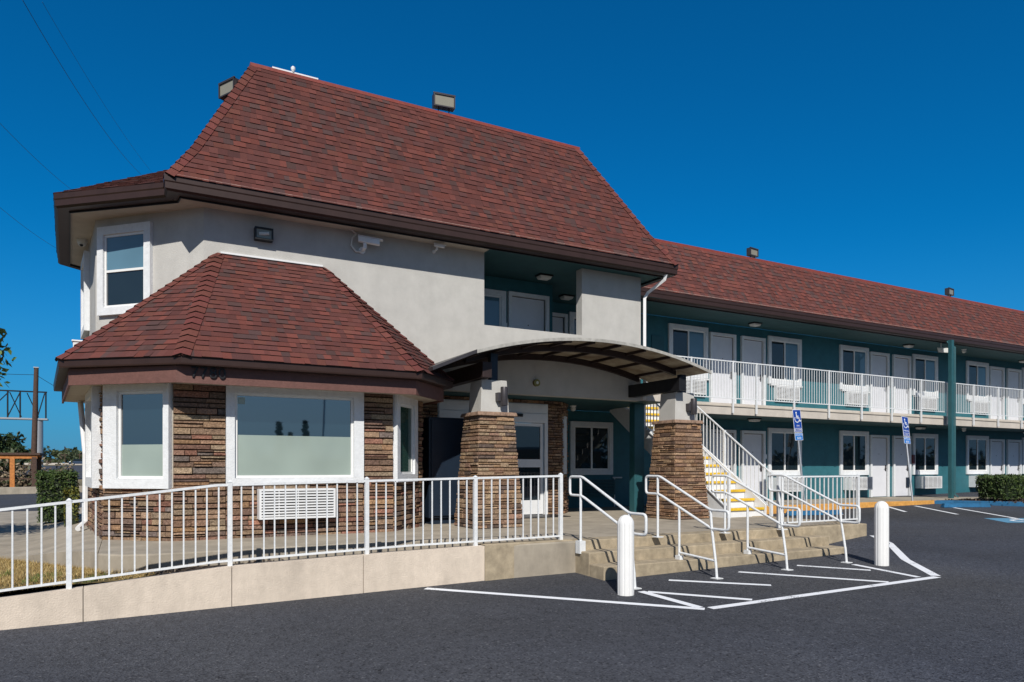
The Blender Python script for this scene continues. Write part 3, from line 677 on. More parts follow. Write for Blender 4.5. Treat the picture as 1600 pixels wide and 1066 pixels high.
# main mansard roof
zg = 6.2; E0 = (.57, 12.2); E1 = (10.83, 12.2)
rr = random.Random(5); q = MB()
k0 = (.95, 12.58, 6.82); k1 = (10.45, 12.58, 6.82); t0_ = (2.03, 13.66, 9.0); t1_ = (9.16, 13.66, 9.0)
shingles(q, (E0[0], E0[1], zg), (E1[0], E1[1], zg), k1, k0, rr); shingles(q, k0, k1, t1_, t0_, rr)
shingles(q, (.57, 18.5, zg), (.57, 12.2, zg), (.95, 12.58, 6.82), (.95, 18.5, 6.82), rr); shingles(q, (.95, 22, 6.82), (.95, 12.58, 6.82), t0_, (2.03, 22, 9), rr)
shingles(q, (10.83, 12.2, zg), (10.83, 22, zg), (10.45, 22, 6.82), (10.45, 12.58, 6.82), rr); shingles(q, (10.45, 12.58, 6.82), (10.45, 22, 6.82), (9.16, 22, 9), t1_, rr)
link('roof', q, M['shingle'], OB)
q = MB(); nf1 = nrm3((0, 12.2, 6.2), (1, 12.2, 6.2), (0, 12.58, 6.82)); nf2 = nrm3((0, 12.58, 6.82), (1, 12.58, 6.82), (0, 13.66, 9)); nl2 = Vector((-nf2.y*-1*-1, 0, nf2.z)); nl2 = Vector((nf2.y, 0, nf2.z)); nr2 = Vector((-nf2.y, 0, nf2.z))
nl1 = Vector((nf1.y, 0, nf1.z)); nr1 = Vector((-nf1.y, 0, nf1.z))
hipcaps(q, (E0[0], E0[1], zg), k0, nf1, nl1, rr); hipcaps(q, k0, t0_, nf2, nl2, rr); link('hip_cap', q, M['cap'], OB)
q = MB(); hipcaps(q, (E1[0], E1[1], zg), k1, nf1, nr1, rr); hipcaps(q, k1, t1_, nf2, nr2, rr); link('hip_cap', q, M['cap'], OB)
q = MB(); q.sweep([(2.03, 22), (2.03, 13.66), (9.16, 13.66), (9.16, 22)], [(-.12, 8.98), (.03, 8.97), (.035, 9.03), (-.12, 9.045)]); link('roof_edge_flashing', q, M['ridge'], OB)
q = MB(); q.box(2.1, 9.1, 13.8, 22, 8.9, 8.98); q.box(.9, 10.5, 13.0, 22, 5.99, 6.0); link('flat_roof', q, M['roofgrey'], OB)
# tower roof
TA, TB, TC, TD = (.6, 12.5, zg), (-1.02, 13.96, zg), (-1.25, 17.8, zg), (-.6, 18.45, zg)
q = MB(); P1 = (1.2, 14.8, 7.45); P2 = (1.2, 17.2, 7.45)
shingles(q, TB, TA, P1, P1, rr, riser=(.10, .04, .035)); shingles(q, TC, TB, P1, P2, rr); q.poly([TD, TC, P2], (.12, .03, .03)); q.poly([TA, (1.6, 13.2, 7.6), P1], (.12, .03, .03))
link('tower_roof', q, M['shingle'], OB)
q = MB(); q.sweep([(-.48, 18.35), (-1.13, 17.75), (-.91, 14.01), (.64, 12.62)], [(-.08, 5.96), (.085, 5.955), (.12, 5.985), (.122, 6.08), (.135, 6.10), (.135, 6.2), (-.08, 6.2)]); link('tower_gutter', q, M['brown'], OB)
q = MB(); q.sweep([(.66, 12.62), (.66, 12.33), (10.74, 12.33), (10.74, 14.2)], [(-.08, 5.955), (.085, 5.955), (.12, 5.985), (.122, 6.08), (.135, 6.10), (.135, 6.205), (-.08, 6.205)]); link('gutter', q, M['brown'], OB)
q = MB(); q.sweep([(.70, 12.33), (10.74, 12.33)], [(.10, 6.206), (.14, 6.206), (.14, 6.214), (.10, 6.214)]); link('sunlit_starter_edge', q, M['sunlit_edge'], OB)  # thin strip coloured as the sunlit shingle line at the eave
q = MB(); q.sweep([(-.42, 18.2), (-1.05, 17.7), (-.83, 14.05), (.74, 12.66), (.76, 12.42), (10.66, 12.42), (10.66, 14.2)], [(-.02, 5.93), (0.0, 5.93), (0, 5.99), (-.02, 5.99)]); link('eave_board', q, M['black'], OB)
q = MB(); q.poly([(x, y, 5.972) for x, y in ((.74, 12.42), (-.84, 14.05), (-1.06, 17.7), (-.42, 18.3), (1.3, 18.3), (1.3, 12.42))][::1]); q.poly([(1.3, 12.42, 5.972), (1.3, 13.0, 5.972), (6.33, 13.0, 5.972), (6.33, 12.42, 5.972)])
link('soffit', q, M['soffit'], OB)
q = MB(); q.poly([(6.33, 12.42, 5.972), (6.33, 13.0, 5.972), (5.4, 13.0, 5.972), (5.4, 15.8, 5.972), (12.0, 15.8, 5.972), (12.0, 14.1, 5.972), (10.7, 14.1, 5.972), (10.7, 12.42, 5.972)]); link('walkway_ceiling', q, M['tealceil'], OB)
# white downspout
q = MB(); q.tube([(10.6, 12.28, 5.98), (10.6, 12.33, 5.86), (10.42, 12.7, 5.62), (10.36, 12.74, 5.5), (10.36, 12.74, 3.2)], .045, 4); link('downspout', q, M['white'], OB)
# upper corridor
q = MB(); FC = Fr((5.4, 14.3), (8.87, 14.3)); FD = Fr((8.87, 15.75), (12.0, 15.75))
q.panel(FC, 0, FC.L, 3.45, 5.97, [], -.15, 0); q.panel(FD, 0, FD.L, 3.45, 5.97, [], -.15, 0); q.box(5.3, 5.4, 13.02, 14.3, 3.45, 5.97); q.box(8.75, 8.868, 14.46, 15.75, 3.45, 5.97)
FE = Fr((9.25, 15.75), (12.0, 15.75)); q.panel(FE, 0, FE.L, .3, 3.171, [], -.15, 0); q.box(9.13, 9.248, 14.3, 15.75, .5, 3.14)
link('teal_wall', q, M['teal'], OB)
window(OB, FC, .7, 2.2, 4.29, 5.66); door(OB, FC, 2.26, 3.34, 3.45, 5.67); door(OB, FD, .33, 1.33, 3.45, 5.68); window(OB, FD, 1.4, 2.9, 4.29, 5.76)
q = MB(); q.fbox(FC, 2.205, 2.25, .0, .02, 4.85, 4.95); link('room_plate', q, M['white'], OB)
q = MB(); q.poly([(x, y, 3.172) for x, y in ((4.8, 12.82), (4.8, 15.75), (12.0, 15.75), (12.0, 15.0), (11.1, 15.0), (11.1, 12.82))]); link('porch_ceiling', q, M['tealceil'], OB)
q = MB(); q.prism([(5.4, 13.02), (11.1, 13.02), (11.1, 15.0), (12.0, 15.0), (12.0, 15.75), (5.4, 15.75)], 3.18, 3.45); q.box(10.3, 11.1, 12.82, 13.02, 3.18, 3.449); link('upper_floor', q, M['slab'], OB, bevel=.01)
# teal post
link('post', MB().box(10.52, 10.81, 13.3, 13.5, LT, 3.168), M['teal2'], OB, bevel=.008)
# lobby front
FL = Fr((4.74, 13.8), (8.78, 13.8)); FK = Fr((8.78, 13.8), (9.25, 14.27)); l = lambda u: u-4.74
bk = MB(); bk.panel(FL, 0, FL.L, .3, 3.17, [(l(5.73), l(8.42), .3, 3.09)], -.2, -.01); bk.panel(FK, 0, FK.L, .3, 3.17, [], -.2, -.01); link('lobby_wall', bk, M['soffit'], OB)
q = MB(); cs = dict(wmin=.08, wmax=.2, hmin=.05, hmax=.085)
veneer(q, FL, 0, l(5.73), .58, 3.168, PAL_COL2, sr, **cs); veneer(q, FL, l(5.73), l(8.42), 3.09, 3.168, PAL_COL2, sr, **cs); veneer(q, FL, l(8.42), FL.L, .58, 3.168, PAL_COL2, sr, **cs)
veneer(q, FK, 0, .17, .58, 3.168, PAL_COL2, sr, **cs); veneer(q, FK, .45, FK.L, .58, 3.168, PAL_COL2, sr, **cs); veneer(q, FK, .17, .45, .58, 1.5, PAL_COL2, sr, **cs); veneer(q, FK, .17, .45, 2.85, 3.168, PAL_COL2, sr, **cs)
link('lobby_stone_facing', q, M['stone'], OB)
window(OB, FK, .17, .45, 1.5, 2.85, (.05, .05, .05, .05), 'fixed', ('glass',), proud=.05)
# automatic sliding entrance
ed = link('entrance_door', MB().panel(FL, l(5.73), l(8.42), LT, 3.088, [(l(5.80), l(7.02), LT, 2.66), (l(7.06), l(8.34), LT, 2.66)], -.12, .03), M['white'], OB, bevel=.004)
q = MB(); q.fbox(FL, l(5.75), l(8.40), .03, .055, 2.70, 2.86); q.fbox(FL, l(5.75), l(8.40), .03, .045, 2.875, 3.07); link('transom', q, M['white'], ed, bevel=.004)
q = MB(); q.fbox(FL, l(7.36), l(7.74), .055, .1, 2.78, 2.85); link('door_sensor', q, M['black'], ed, bevel=.01)
q = MB()
for a, b in ((5.82, 7.0), (7.08, 8.32)): q.panel(FL, l(a), l(b), LT+.02, 2.65, [(l(a)+.07, l(b)-.07, .92, 1.66), (l(a)+.07, l(b)-.07, 1.84, 2.58)], -.06, -.02)
link('door_leaf', q, M['white'], ed, bevel=.004)
q = MB(); P = FL.at
for a, b in ((5.82, 7.0), (7.08, 8.32)):
    for z0_, z1_ in ((.92, 1.66), (1.84, 2.58)): q.quad(P(l(a)+.06, -.04, z0_), P(l(b)-.06, -.04, z0_), P(l(b)-.06, -.04, z1_), P(l(a)+.06, -.04, z1_))
link('glass_pane', q, M['glass'], ed)
# window beneath the stairs
FP = Fr((9.25, 15.75), (12.0, 15.75)); window(OB, FP, 1.05, 2.43, 1.46, 2.88, m=('glass',))
ac(FP, 1.35, 2.4, .92, 1.34, .2, 'teal-shaded air conditioner grille under the porch window behind the left handrail', m='teal2')
q = MB(); q.tube([FP.at(2.5, .02, LT), FP.at(2.5, .02, 1.38)], .02, 6); q.tube([FP.at(2.44, .02, 1.38), FP.at(2.75, .02, 1.38)], .02, 6); link('conduit', q, M['white'], OB)
ac(Bf[2], 1.14, 2.27, .88, 1.33, .24, 'large white air conditioner grille set in the stone bay behind the ramp railing', base=0.)
q = MB(); q.tube([(-.72, 15.0, 2.9), (-.62, 14.6, 1.9), (-.62, 14.6, .7), (-.72, 14.3, .6)], .045, 8); link('bay_downspout', q, M['white'], OB)
# roof vent box
q = MB(); q.box(-.80, -.62, 14.45, 14.75, 3.45, 3.84); q.box(-.82, -.60, 14.43, 14.77, 3.84, 3.87); tag(link('roof_vent', q, M['white'], at=(-.7, 14.6, 3.4), bevel=.01), 'small white vent box on the left slope of the bay roof', 'vent')
# parapet cap and turbine behind the ridge
q = MB(); q.box(2.55, 3.45, 14.6, 14.66, 8.98, 9.585); q.lathe(2.95, 14.6, [(.02, 9.58), (.04, 9.62), (.045, 9.66), (.02, 9.69)], 12); q.box(5.9, 6.9, 14.2, 14.3, 8.98, 9.22); tag(link('roof_curb', q, M['white'], at=(3.2, 14.6, 9)), 'thin white roof curb with a small dome showing above the ridge', 'roof curb')

# ================================================================== LONG WING
WG = thing('motel_wing', 'long two-storey teal motel wing with white doors and a red shingle roof', 'building', (24, 15.75, 0))
W0 = 12.0; W1 = 37.0; FW = Fr((W0, 15.75), (W1, 15.75)); x = lambda u: u-W0
q = MB(); q.panel(FW, 0, FW.L, .3, 5.97, [], -.2, 0); q.box(W1, W1+.2, 15.0, 22, .3, 5.97); link('wall', q, M['teal'], WG)
q = MB(); q.box(12.45, W1, 14.27, 15.745, 3.105, 3.42); q.box(12.0, 12.45, 15.0, 15.745, 3.11, 3.43); link('balcony_slab', q, M['slab'], WG, bevel=.008)
q = MB(); q.box(12.5, W1, 14.245, 14.27, 3.33, 3.36); link('slab_drip_edge', q, M['soffit'], WG)
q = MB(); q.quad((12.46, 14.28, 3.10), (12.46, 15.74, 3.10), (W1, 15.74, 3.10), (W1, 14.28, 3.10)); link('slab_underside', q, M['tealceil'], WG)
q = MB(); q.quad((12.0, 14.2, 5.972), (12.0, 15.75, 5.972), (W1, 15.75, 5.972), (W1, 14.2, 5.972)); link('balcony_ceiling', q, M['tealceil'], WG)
rr = random.Random(23); q = MB()
shingles(q, (10.9, 14.15, 6.2), (W1+.4, 14.15, 6.2), (W1+.4, 15.05, 7.80), (10.9, 15.05, 7.80), rr, bright=1.15)
link('roof', q, M['shingle'], WG)
q = MB(); q.sweep([(10.9, 15.07), (W1+.4, 15.07)], [(-.1, 7.78), (.035, 7.775), (.045, 7.85), (-.1, 7.865)]); link('roof_edge_flashing', q, M['ridge'], WG)
q = MB(); q.box(10.9, W1+.4, 15.1, 22, 7.7, 7.78); q.box(W1+.3, W1+.4, 14.2, 22, 5.97, 7.7); link('flat_roof', q, M['roofgrey'], WG)
q = MB(); q.sweep([(10.95, 14.27), (W1+.4, 14.27)], [(-.08, 5.955), (.085, 5.955), (.12, 5.985), (.122, 6.08), (.135, 6.10), (.135, 6.205), (-.08, 6.205)]); link('gutter', q, M['brown'], WG)
q = MB(); q.sweep([(10.95, 14.27), (W1+.4, 14.27)], [(.10, 6.206), (.14, 6.206), (.14, 6.216), (.10, 6.216)]); link('sunlit_starter_edge', q, M['sunlit_edge'], WG)  # same painted sunlit line along the wing eave
q = MB(); q.box(10.95, W1+.4, 14.335, 14.36, 5.93, 5.99); link('eave_board', q, M['black'], WG)
names = []
for k in range(4):
    b = 13.66+7.45*k-W0
    for lvl, (wz0, wz1, dz0, dz1) in enumerate(((1.40, 2.90, .63, 2.79), (4.29, 5.79, 3.43, 5.68))):
        gm_ = ('glass', 'glassblue') if lvl else ('glass', 'glass')
        if b+1.5 < FW.L: window(WG, FW, b, b+1.5, wz0, wz1, m=gm_)
        if b+2.62 < FW.L: door(WG, FW, b+1.58, b+2.62, dz0, dz1)
        if b+3.9 < FW.L: door(WG, FW, b+2.86, b+3.88, dz0, dz1)
        if b+5.55 < FW.L: window(WG, FW, b+4.03, b+5.55, wz0, wz1, m=gm_)
        q = MB(); q.fbox(FW, b+1.515, b+1.56, 0, .02, dz0+1.35, dz0+1.47); q.fbox(FW, b+3.92, b+3.99, 0, .02, dz0+1.30, dz0+1.44); link('room_plate', q, M['white'], WG)
OR = ['first', 'second', 'third', 'fourth', 'fifth', 'sixth']
i = 0
for k in range(3):
    for off in (.0, 4.03):
        b = 13.66+7.45*k-W0+off
        if b+1.3 > 19.6: continue
        ac(FW, b+.28, b+1.36, 3.80, 4.22, .12, 'white air conditioner behind the balcony railing, %s from the left on the upper floor' % OR[i], shelf=True)
        if i > 0: ac(FW, b+.2, b+1.3, .90, 1.34, .33, 'white air conditioner under a ground floor window of the teal wing, %s from the staircase' % OR[i-1])
        i += 1
link('post', MB().box(24.42, 24.55, 13.92, 14.05, .6, 5.96), M['teal2'], WG, bevel=.008)
q = MB(); q.tube([(24.62, 14.2, 5.97), (24.6, 14.1, 5.85), (24.60, 13.92, 5.7), (24.60, 13.92, 5.6), (24.60, 13.92, .75), (24.63, 13.82, .66)], .035, 4); link('downspout', q, M['teal2'], WG)
q = MB(); q.fbox(FW, x(24.75), x(24.92), 0, .06, .95, 1.3); link('electrical_box', q, M['navy'], WG)
q = MB(); q.fbox(FW, x(13.05), x(13.5), 0, .02, 4.5, 5.4); link('meter_panel', q, M['teal2'], WG)
q = MB(); q.fbox(FW, x(25.0), x(25.14), .0, .12, 1.8, 2.12); o = link('extinguisher_box', q, M['red'], at=FW.at(x(25.08), 0, 1.75), bevel=.01); tag(o, 'small dark red box on the teal wall beside a ground floor window', 'extinguisher box')

# ================================================================== STAIRCASE
SC = thing('exterior_staircase', 'white outdoor staircase with yellow tread edges climbing to the balcony', 'stairs', (11.8, 11.1, LT))
N_ = 15; r_ = (3.43-LT)/N_; g_ = .272; v0 = 11.08; sx0, sx1 = 11.19, 12.38
for i in range(N_):
    z = LT+r_*(i+1); v = v0+g_*i
    link('riser', MB().box(sx0+.03, sx1-.03, v+.03, v+.055, z-r_, z-.045), M['white'], SC)
    if i < N_-1:
        t = link('tread', MB().box(sx0+.03, sx1-.03, v+.03, v+g_+.03, z-.045, z), M['slab'], SC)
        link('nosing', MB().box(sx0+.028, sx1-.028, v-.005, v+.08, z-.05, z+.006), M['yellow'], t, bevel=.008)
sl = r_/g_
for xx in (sx0, sx1):
    q = MB(); a = (v0-.02, LT); e_ = v0+g_*N_
    pts = [(v0-.02, LT), (v0+.45, LT), (e_, LT+(e_-v0-.45)*sl), (e_, 3.46), (v0+g_*(N_-1)-.05, 3.46), (v0-.02, LT+r_+.06)]
    n = len(q.v); w_ = .035
    q.v += [(xx-w_/2, a_, b_) for a_, b_ in pts]+[(xx+w_/2, a_, b_) for a_, b_ in pts]; k = len(pts)
    q.f.append(tuple(range(k))); q.f.append(tuple(reversed(range(k, 2*k))))
    for j in range(k): q.f.append((j, k+j, k+(j+1) % k, (j+1) % k))
    q.t += [None]*(k+2)
    link('stringer', q, M['white'], SC)
def stair_rail(xx, label):
    e_ = v0+g_*N_
    fence('stair_railing', label, (xx, v0-.12), (xx, e_), [0, .33, .66, 1], lambda f: LT+.02+f*(3.43-LT), lambda f: 1.53+f*(4.52-1.53), .115, lambda f: LT+.18+f*(3.43-LT), pw=.028, capr=False, postlow=lambda f: LT if f < .01 else LT+.02+f*(3.3-LT))
stair_rail(sx0-.03, 'white railing on the left side of the outdoor stairs, nearer the stone column')
stair_rail(sx1+.05, 'white railing on the right side of the outdoor stairs, nearer the teal wing')

# ================================================================== STONE COLUMNS AND CANOPY
def column(cu, label, pal, seed):
    cv = 11.55; t = thing('stone_column', label, 'column', (cu, cv, LT), 'stone columns under the curved canopy')
    rn = random.Random(seed); q = MB(); zt = 2.57
    rows = []; z = LT
    while z < zt-.02:
        h = rn.uniform(.06, .10)
        if zt-z-h < .05: h = zt-z
        f0 = (z-LT)/(zt-LT); hw = .46+(.325-.46)*f0; hd = .44+(.31-.44)*f0
        cs_ = [(cu-hw, cv-hd), (cu+hw, cv-hd), (cu+hw, cv+hd), (cu-hw, cv+hd)]
        for a in range(4):
            veneer(q, Fr(cs_[a], cs_[(a+1) % 4]), -.012, Fr(cs_[a], cs_[(a+1) % 4]).L+.012, z, z+h, pal, rn, hmin=h, hmax=h, wmin=.12, wmax=.36, depth=.034)
        z += h
    link('shaft', q, M['stone'], t)
    q = MB(); c = MB()
    hw, hd = .40, .385; q.hexa([(cu-hw, cv-hd, zt), (cu+hw, cv-hd, zt), (cu+hw, cv+hd, zt), (cu-hw, cv+hd, zt)], [(cu-hw+.02, cv-hd+.02, zt+.07), (cu+hw-.02, cv-hd+.02, zt+.07), (cu+hw-.02, cv+hd-.02, zt+.07), (cu-hw+.02, cv+hd-.02, zt+.07)])
    link('cap', q, M['capstone'], t, bevel=.012)
    q = MB(); a, b = .285, .26; a2, b2_ = .252, .235
    q.hexa([(cu-a, cv-b, zt+.07), (cu+a, cv-b, zt+.07), (cu+a, cv+b, zt+.07), (cu-a, cv+b, zt+.07)], [(cu-a2, cv-b2_, 3.22), (cu+a2, cv-b2_, 3.22), (cu+a2, cv+b2_, 3.22), (cu-a2, cv+b2_, 3.22)])
    link('stucco_block', q, M['stucco'], t, bevel=.01)
    return t
column(5.80, 'tapered tan stone column in front of the entrance door, behind the ramp railing', PAL_COL, 31)
column(10.27, 'tapered brown stone column between the entrance steps and the staircase', PAL_COL2, 57)
def sconce(cu, label):
    cx, cy = cu+.13, 11.55-.36; t = thing('wall_sconce', label, 'wall lamp', (cx, cy, 2.75), 'cylinder lamps on the column tops')
    link('shade', MB().lathe(cx, cy, [(.062, 2.76), (.066, 2.77), (.066, 3.08), (.062, 3.09)], 24), M['bronze'], t, smooth=True)
    q = MB(); q.box(cx-.12, cx-.06, cy+.0, cy+.14, 2.83, 2.99); link('bracket', q, M['bronze'], t, bevel=.006)
sconce(5.80, 'dark grey cylinder lamp on the stucco block of the left stone column')
sconce(10.27, 'dark grey cylinder lamp on the stucco block of the right stone column')
CA = thing('entrance_canopy', 'curved white-edged canopy with dark ribs over the motel entrance', 'canopy', (7.7, 11.7, 3.2))
RC, UC, ZT = 8.8, 7.84, 4.03
def az(u): return ZT-RC+math.sqrt(RC*RC-(u-UC)**2)
UA, UB, VF, VB = 5.12, 10.52, 10.80, 12.78; n = 28
q = MB()
for i in range(n):
    a, b = UA+(UB-UA)*i/n, UA+(UB-UA)*(i+1)/n
    q.hexa([(a, VF+.03, az(a)-.015), (b, VF+.03, az(b)-.015), (b, VB, az(b)-.015), (a, VB, az(a)-.015)], [(a, VF+.03, az(a)), (b, VF+.03, az(b)), (b, VB, az(b)), (a, VB, az(a))])
link('roof_sheet', q, M['sheet'], CA)
def arcbar(v0_, v1_, zo0, zo1, u0=UA, u1=UB):
    q = MB(); P = [(u0+(u1-u0)*i/n) for i in range(n+1)]
    b0 = len(q.v)
    for a in P: q.v += [(a, v0_, az(a)+zo0), (a, v1_, az(a)+zo0), (a, v1_, az(a)+zo1), (a, v0_, az(a)+zo1)]
    for i in range(n):
        for j in range(4): q.f.append((b0+i*4+j, b0+(i+1)*4+j, b0+(i+1)*4+(j+1) % 4, b0+i*4+(j+1) % 4)); q.t.append(None)
    q.f.append((0, 1, 2, 3)); m_ = n*4; q.f.append((m_+3, m_+2, m_+1, m_)); q.t += [None, None]
    return q
link('front_edge', arcbar(VF, VF+.03, -.045, .012), M['edge'], CA)
for v in (11.45, 12.66): link('rafter', arcbar(v, v+.09, -.135, -.017, 5.3, 10.15), M['darkbrown'], CA)
link('rafter', arcbar(VF+.12, VF+.17, -.06, -.017, 5.15, 7.2), M['darkbrown'], CA)
for i in range(9):
    u = 5.25+i*.6; q = MB(); q.box(u-.025, u+.025, VF+.06, VB-.03, az(u)-.07, az(u)-.018); link('purlin', q, M['darkbrown'], CA)
for u, m_ in ((5.55, 'darkbrown'), (10.02, 'black')):
    link('beam', MB().box(u-.09, u+.09, 11.1, 12.78, 3.23, 3.50), M[m_], CA, bevel=.006)
for u in (5.80, 10.24): link('post', MB().box(u-.07, u+.07, 11.32, 11.44, 3.22, az(u)-.10), M['navy'], CA)
q = MB(); zz = lambda u: 3.645-(5.2-u)*.43
for i in range(4):
    a, b = 4.4+i*.2, 4.6+i*.2; q.hexa([(a, 10.78, zz(a)-.06), (b, 10.78, zz(b)-.06), (b, 12.78, zz(b)-.06), (a, 12.78, zz(a)-.06)], [(a, 10.78, zz(a)), (b, 10.78, zz(b)), (b, 12.78, zz(b)), (a, 12.78, zz(a))])
link('end_flashing', q, M['bronze'], CA)
q = MB(); q.box(6.95, 8.5, 12.95, 13.72, LT+.001, LT+.014); tag(link('doormat', q, M['black'], at=(7.7, 13.3, LT)), 'dark doormat lying in front of the sliding entrance door', 'doormat')
# round brass lamp on the wall over the door
t = thing('entrance_lamp', 'small round brass lamp on the beige wall under the canopy', 'lamp', (7.53, 12.79, 3.42))
def disc(cx, y0, y1, cz, r, n=20):
    q = MB(); q.tube([(cx, y1, cz), (cx, y0, cz)], r, n); return q
link('ring', disc(7.53, 12.74, 12.80, 3.42, .075), M['brass'], t, smooth=True); link('bulb', disc(7.53, 12.725, 12.74, 3.42, .03), M['frost'], t, smooth=True)
# cabinet by the bay
t = thing('tall_cabinet', 'tall black metal cabinet between the stone bay and the left column', 'cabinet', (5.45, 12.75, LT))
link('body', MB().box(4.98, 5.85, 12.4, 13.1, LT+.12, 2.60), M['navy'], t, bevel=.012); link('base', MB().box(5.03, 5.8, 12.46, 13.05, LT, LT+.12), M['navy'], t); link('door', MB().box(5.02, 5.81, 12.37, 12.398, LT+.16, 2.56), M['navy'], t, bevel=.006)

# ================================================================== LAMPS AND CAMERAS
def flood(x_, y_, z_, yaw, label, pitch=10, s=1.):
    t = thing('floodlight', label, 'floodlight', (x_, y_, z_), 'floodlights along the roof edge')
    w_, h_, d_ = .23*s, .135*s, .07*s; zc = .27*s
    q = MB(); q.box(-w_, w_, -.0, d_*2, zc-h_, zc+h_); q.box(-w_-.012, w_+.012, -.03, 0, zc+h_-.01, zc+h_+.012); link('housing', q.panel(XF, -w_, w_, zc-h_, zc+h_, [(-w_+.025, w_-.025, zc-h_+.025, zc+h_-.025)], .0, .03), M['bronze'], t, local=True, bevel=.006)
    q = MB(); q.quad((-w_+.02, -.008, zc-h_+.02), (w_-.02, -.008, zc-h_+.02), (w_-.02, -.008, zc+h_-.02), (-w_+.02, -.008, zc+h_-.02)); link('lens', q, M['lens'], t, local=True)
    q = MB(); q.tube([(-w_*.5, .05, zc-h_), (-w_*.5, .06, 0)], .012, 6); q.tube([(w_*.5, .05, zc-h_), (w_*.5, .06, 0)], .012, 6); q.box(-w_*.7, w_*.7, .0, .12, -.03, .01); link('bracket', q, M['black'], t, local=True)
    t.rotation_euler = (rad(-pitch)*0, 0, rad(yaw)); return t
flood(5.88, 13.78, 9.08, -8, 'dark floodlight standing on the ridge of the office roof', s=1.0)
flood(1.66, 14.1, 8.42, -62, 'floodlight partly hidden behind the left hip of the office roof', s=1.0)
flood(16.5, 15.2, 7.86, 8, 'grey floodlight on the wing roof edge, the nearer of the two', s=.85)
flood(26.6, 15.2, 7.86, 8, 'grey floodlight on the wing roof edge, the farther of the two', s=.9)
t = thing('wall_floodlight', 'rectangular black framed lamp on the shaded stucco under the office eave', 'wall lamp', (2.08, 12.8, 5.6))
link('housing', MB().panel(XF, 1.93, 2.23, 5.54, 5.75, [(1.955, 2.205, 5.565, 5.725)], -12.8, -12.66), M['black'], t, bevel=.006); q = MB(); q.quad((1.95, 12.69, 5.56), (2.21, 12.69, 5.56), (2.21, 12.69, 5.73), (1.95, 12.69, 5.73)); link('lens', q, M['lens'], t)
q = MB(); q.tube([(2.0, 12.7, 5.64), (2.16, 12.68, 5.66)], .03, 10); link('bulb', q, M['frost'], t)
def camera_box(cx, cz, s, label, cond):
    t = thing('security_camera', label, 'security camera', (cx, 12.8, cz)); w_ = .17*s
    q = MB(); d = Vector((.93, -.3, -.13)); 
    c_ = Vector((cx, 12.62, cz)); side = Vector((.3, .93, 0)); up = Vector((0, 0, 1))
    def ob(q, a0, a1, b0, b1, z0, z1):
        P = lambda a, b, z: c_+d*a+side*b+up*z
        q.hexa([P(a0, b0, z0), P(a1, b0, z0), P(a1, b1, z0), P(a0, b1, z0)], [P(a0, b0, z1), P(a1, b0, z1), P(a1, b1, z1), P(a0, b1, z1)])
    ob(q, -w_, w_, -.045*s, .045*s, -.04*s, .045*s); link('body', q, M['vinyl'], t, bevel=.01)
    q = MB(); ob(q, -w_*1.02, w_*1.3, -.055*s, .055*s, .047*s, .056*s); link('sun_shield', q, M['white'], t)
    q = MB(); q.tube([c_+Vector((-.06*s, .02, -.03*s)), c_+Vector((-.06*s, .03, -.10*s)), (cx-.07*s, 12.78, cz-.12*s)], .03*s, 10); q.tube([(cx-.07*s, 12.77, cz-.12*s), (cx-.07*s, 12.8, cz-.12*s)], .055*s, 12); link('mount', q, M['vinyl'], t)
    if cond:
        q = MB(); q.tube([(cx-.07, 12.77, cz-.16), (cx-.2, 12.76, cz-.18), (cx-.29, 12.76, cz-.08), (cx-.27, 12.76, cz+.05), (cx-.2, 12.76, cz+.14), (cx-.28, 12.75, cz+.2), (cx-.36, 12.72, cz+.21)], .017, 8); link('conduit', q, M['frost'], t, smooth=True)
camera_box(3.90, 5.78, 1.15, 'white bullet camera with a looping grey conduit on the office wall', True)
camera_box(5.28, 5.90, .62, 'small white camera close under the eave, right of the conduit camera', False)
t = thing('dome_camera', 'grey dome camera under the soffit at the far left of the office roof', 'security camera', (-.72, 15.9, 5.97)); link('dome', MB().lathe(-.72, 15.7, [(.09, 5.97), (.085, 5.92), (.06, 5.86), (.02, 5.84)][::-1], 16), M['frost'], t, smooth=True); link('lens', MB().lathe(-.73, 15.66, [(.02, 5.83), (.035, 5.86)], 10), M['black'], t)
def ceil(x_, y_, z_, label):
    t = thing('ceiling_light', label, 'ceiling light', (x_, y_, z_), 'square ceiling lights over the walkways')
    link('base', MB().box(x_-.17, x_+.17, y_-.12, y_+.12, z_-.035, z_), M['black'], t, bevel=.006)
    link('diffuser', MB().hexa([(x_-.12, y_-.09, z_-.095), (x_+.12, y_-.09, z_-.095), (x_+.12, y_+.09, z_-.095), (x_-.12, y_+.09, z_-.095)], [(x_-.15, y_-.11, z_-.035), (x_+.15, y_-.11, z_-.035), (x_+.15, y_+.11, z_-.035), (x_-.15, y_+.11, z_-.035)]), M['frost'], t, bevel=.01)
ceil(8.25, 13.65, 5.97, 'ceiling light seen through the wall opening of the office, the nearer one'); ceil(9.72, 15.0, 5.97, 'ceiling light seen through the wall opening of the office, the farther one')
ceil(16.5, 15.15, 5.97, 'ceiling light over the upper walkway above the doors nearest the staircase'); ceil(24.15, 15.25, 5.97, 'ceiling light over the upper walkway just left of the teal post'); ceil(31.7, 15.25, 5.97, 'ceiling light over the upper walkway at the right edge of the photo')
ceil(16.2, 14.9, 3.10, 'ceiling light under the balcony above the first ground floor doors'); ceil(24.6, 15.1, 3.10, 'ceiling light under the balcony beside the teal post'); ceil(31.7, 15.1, 3.10, 'ceiling light under the balcony at the right edge of the photo')
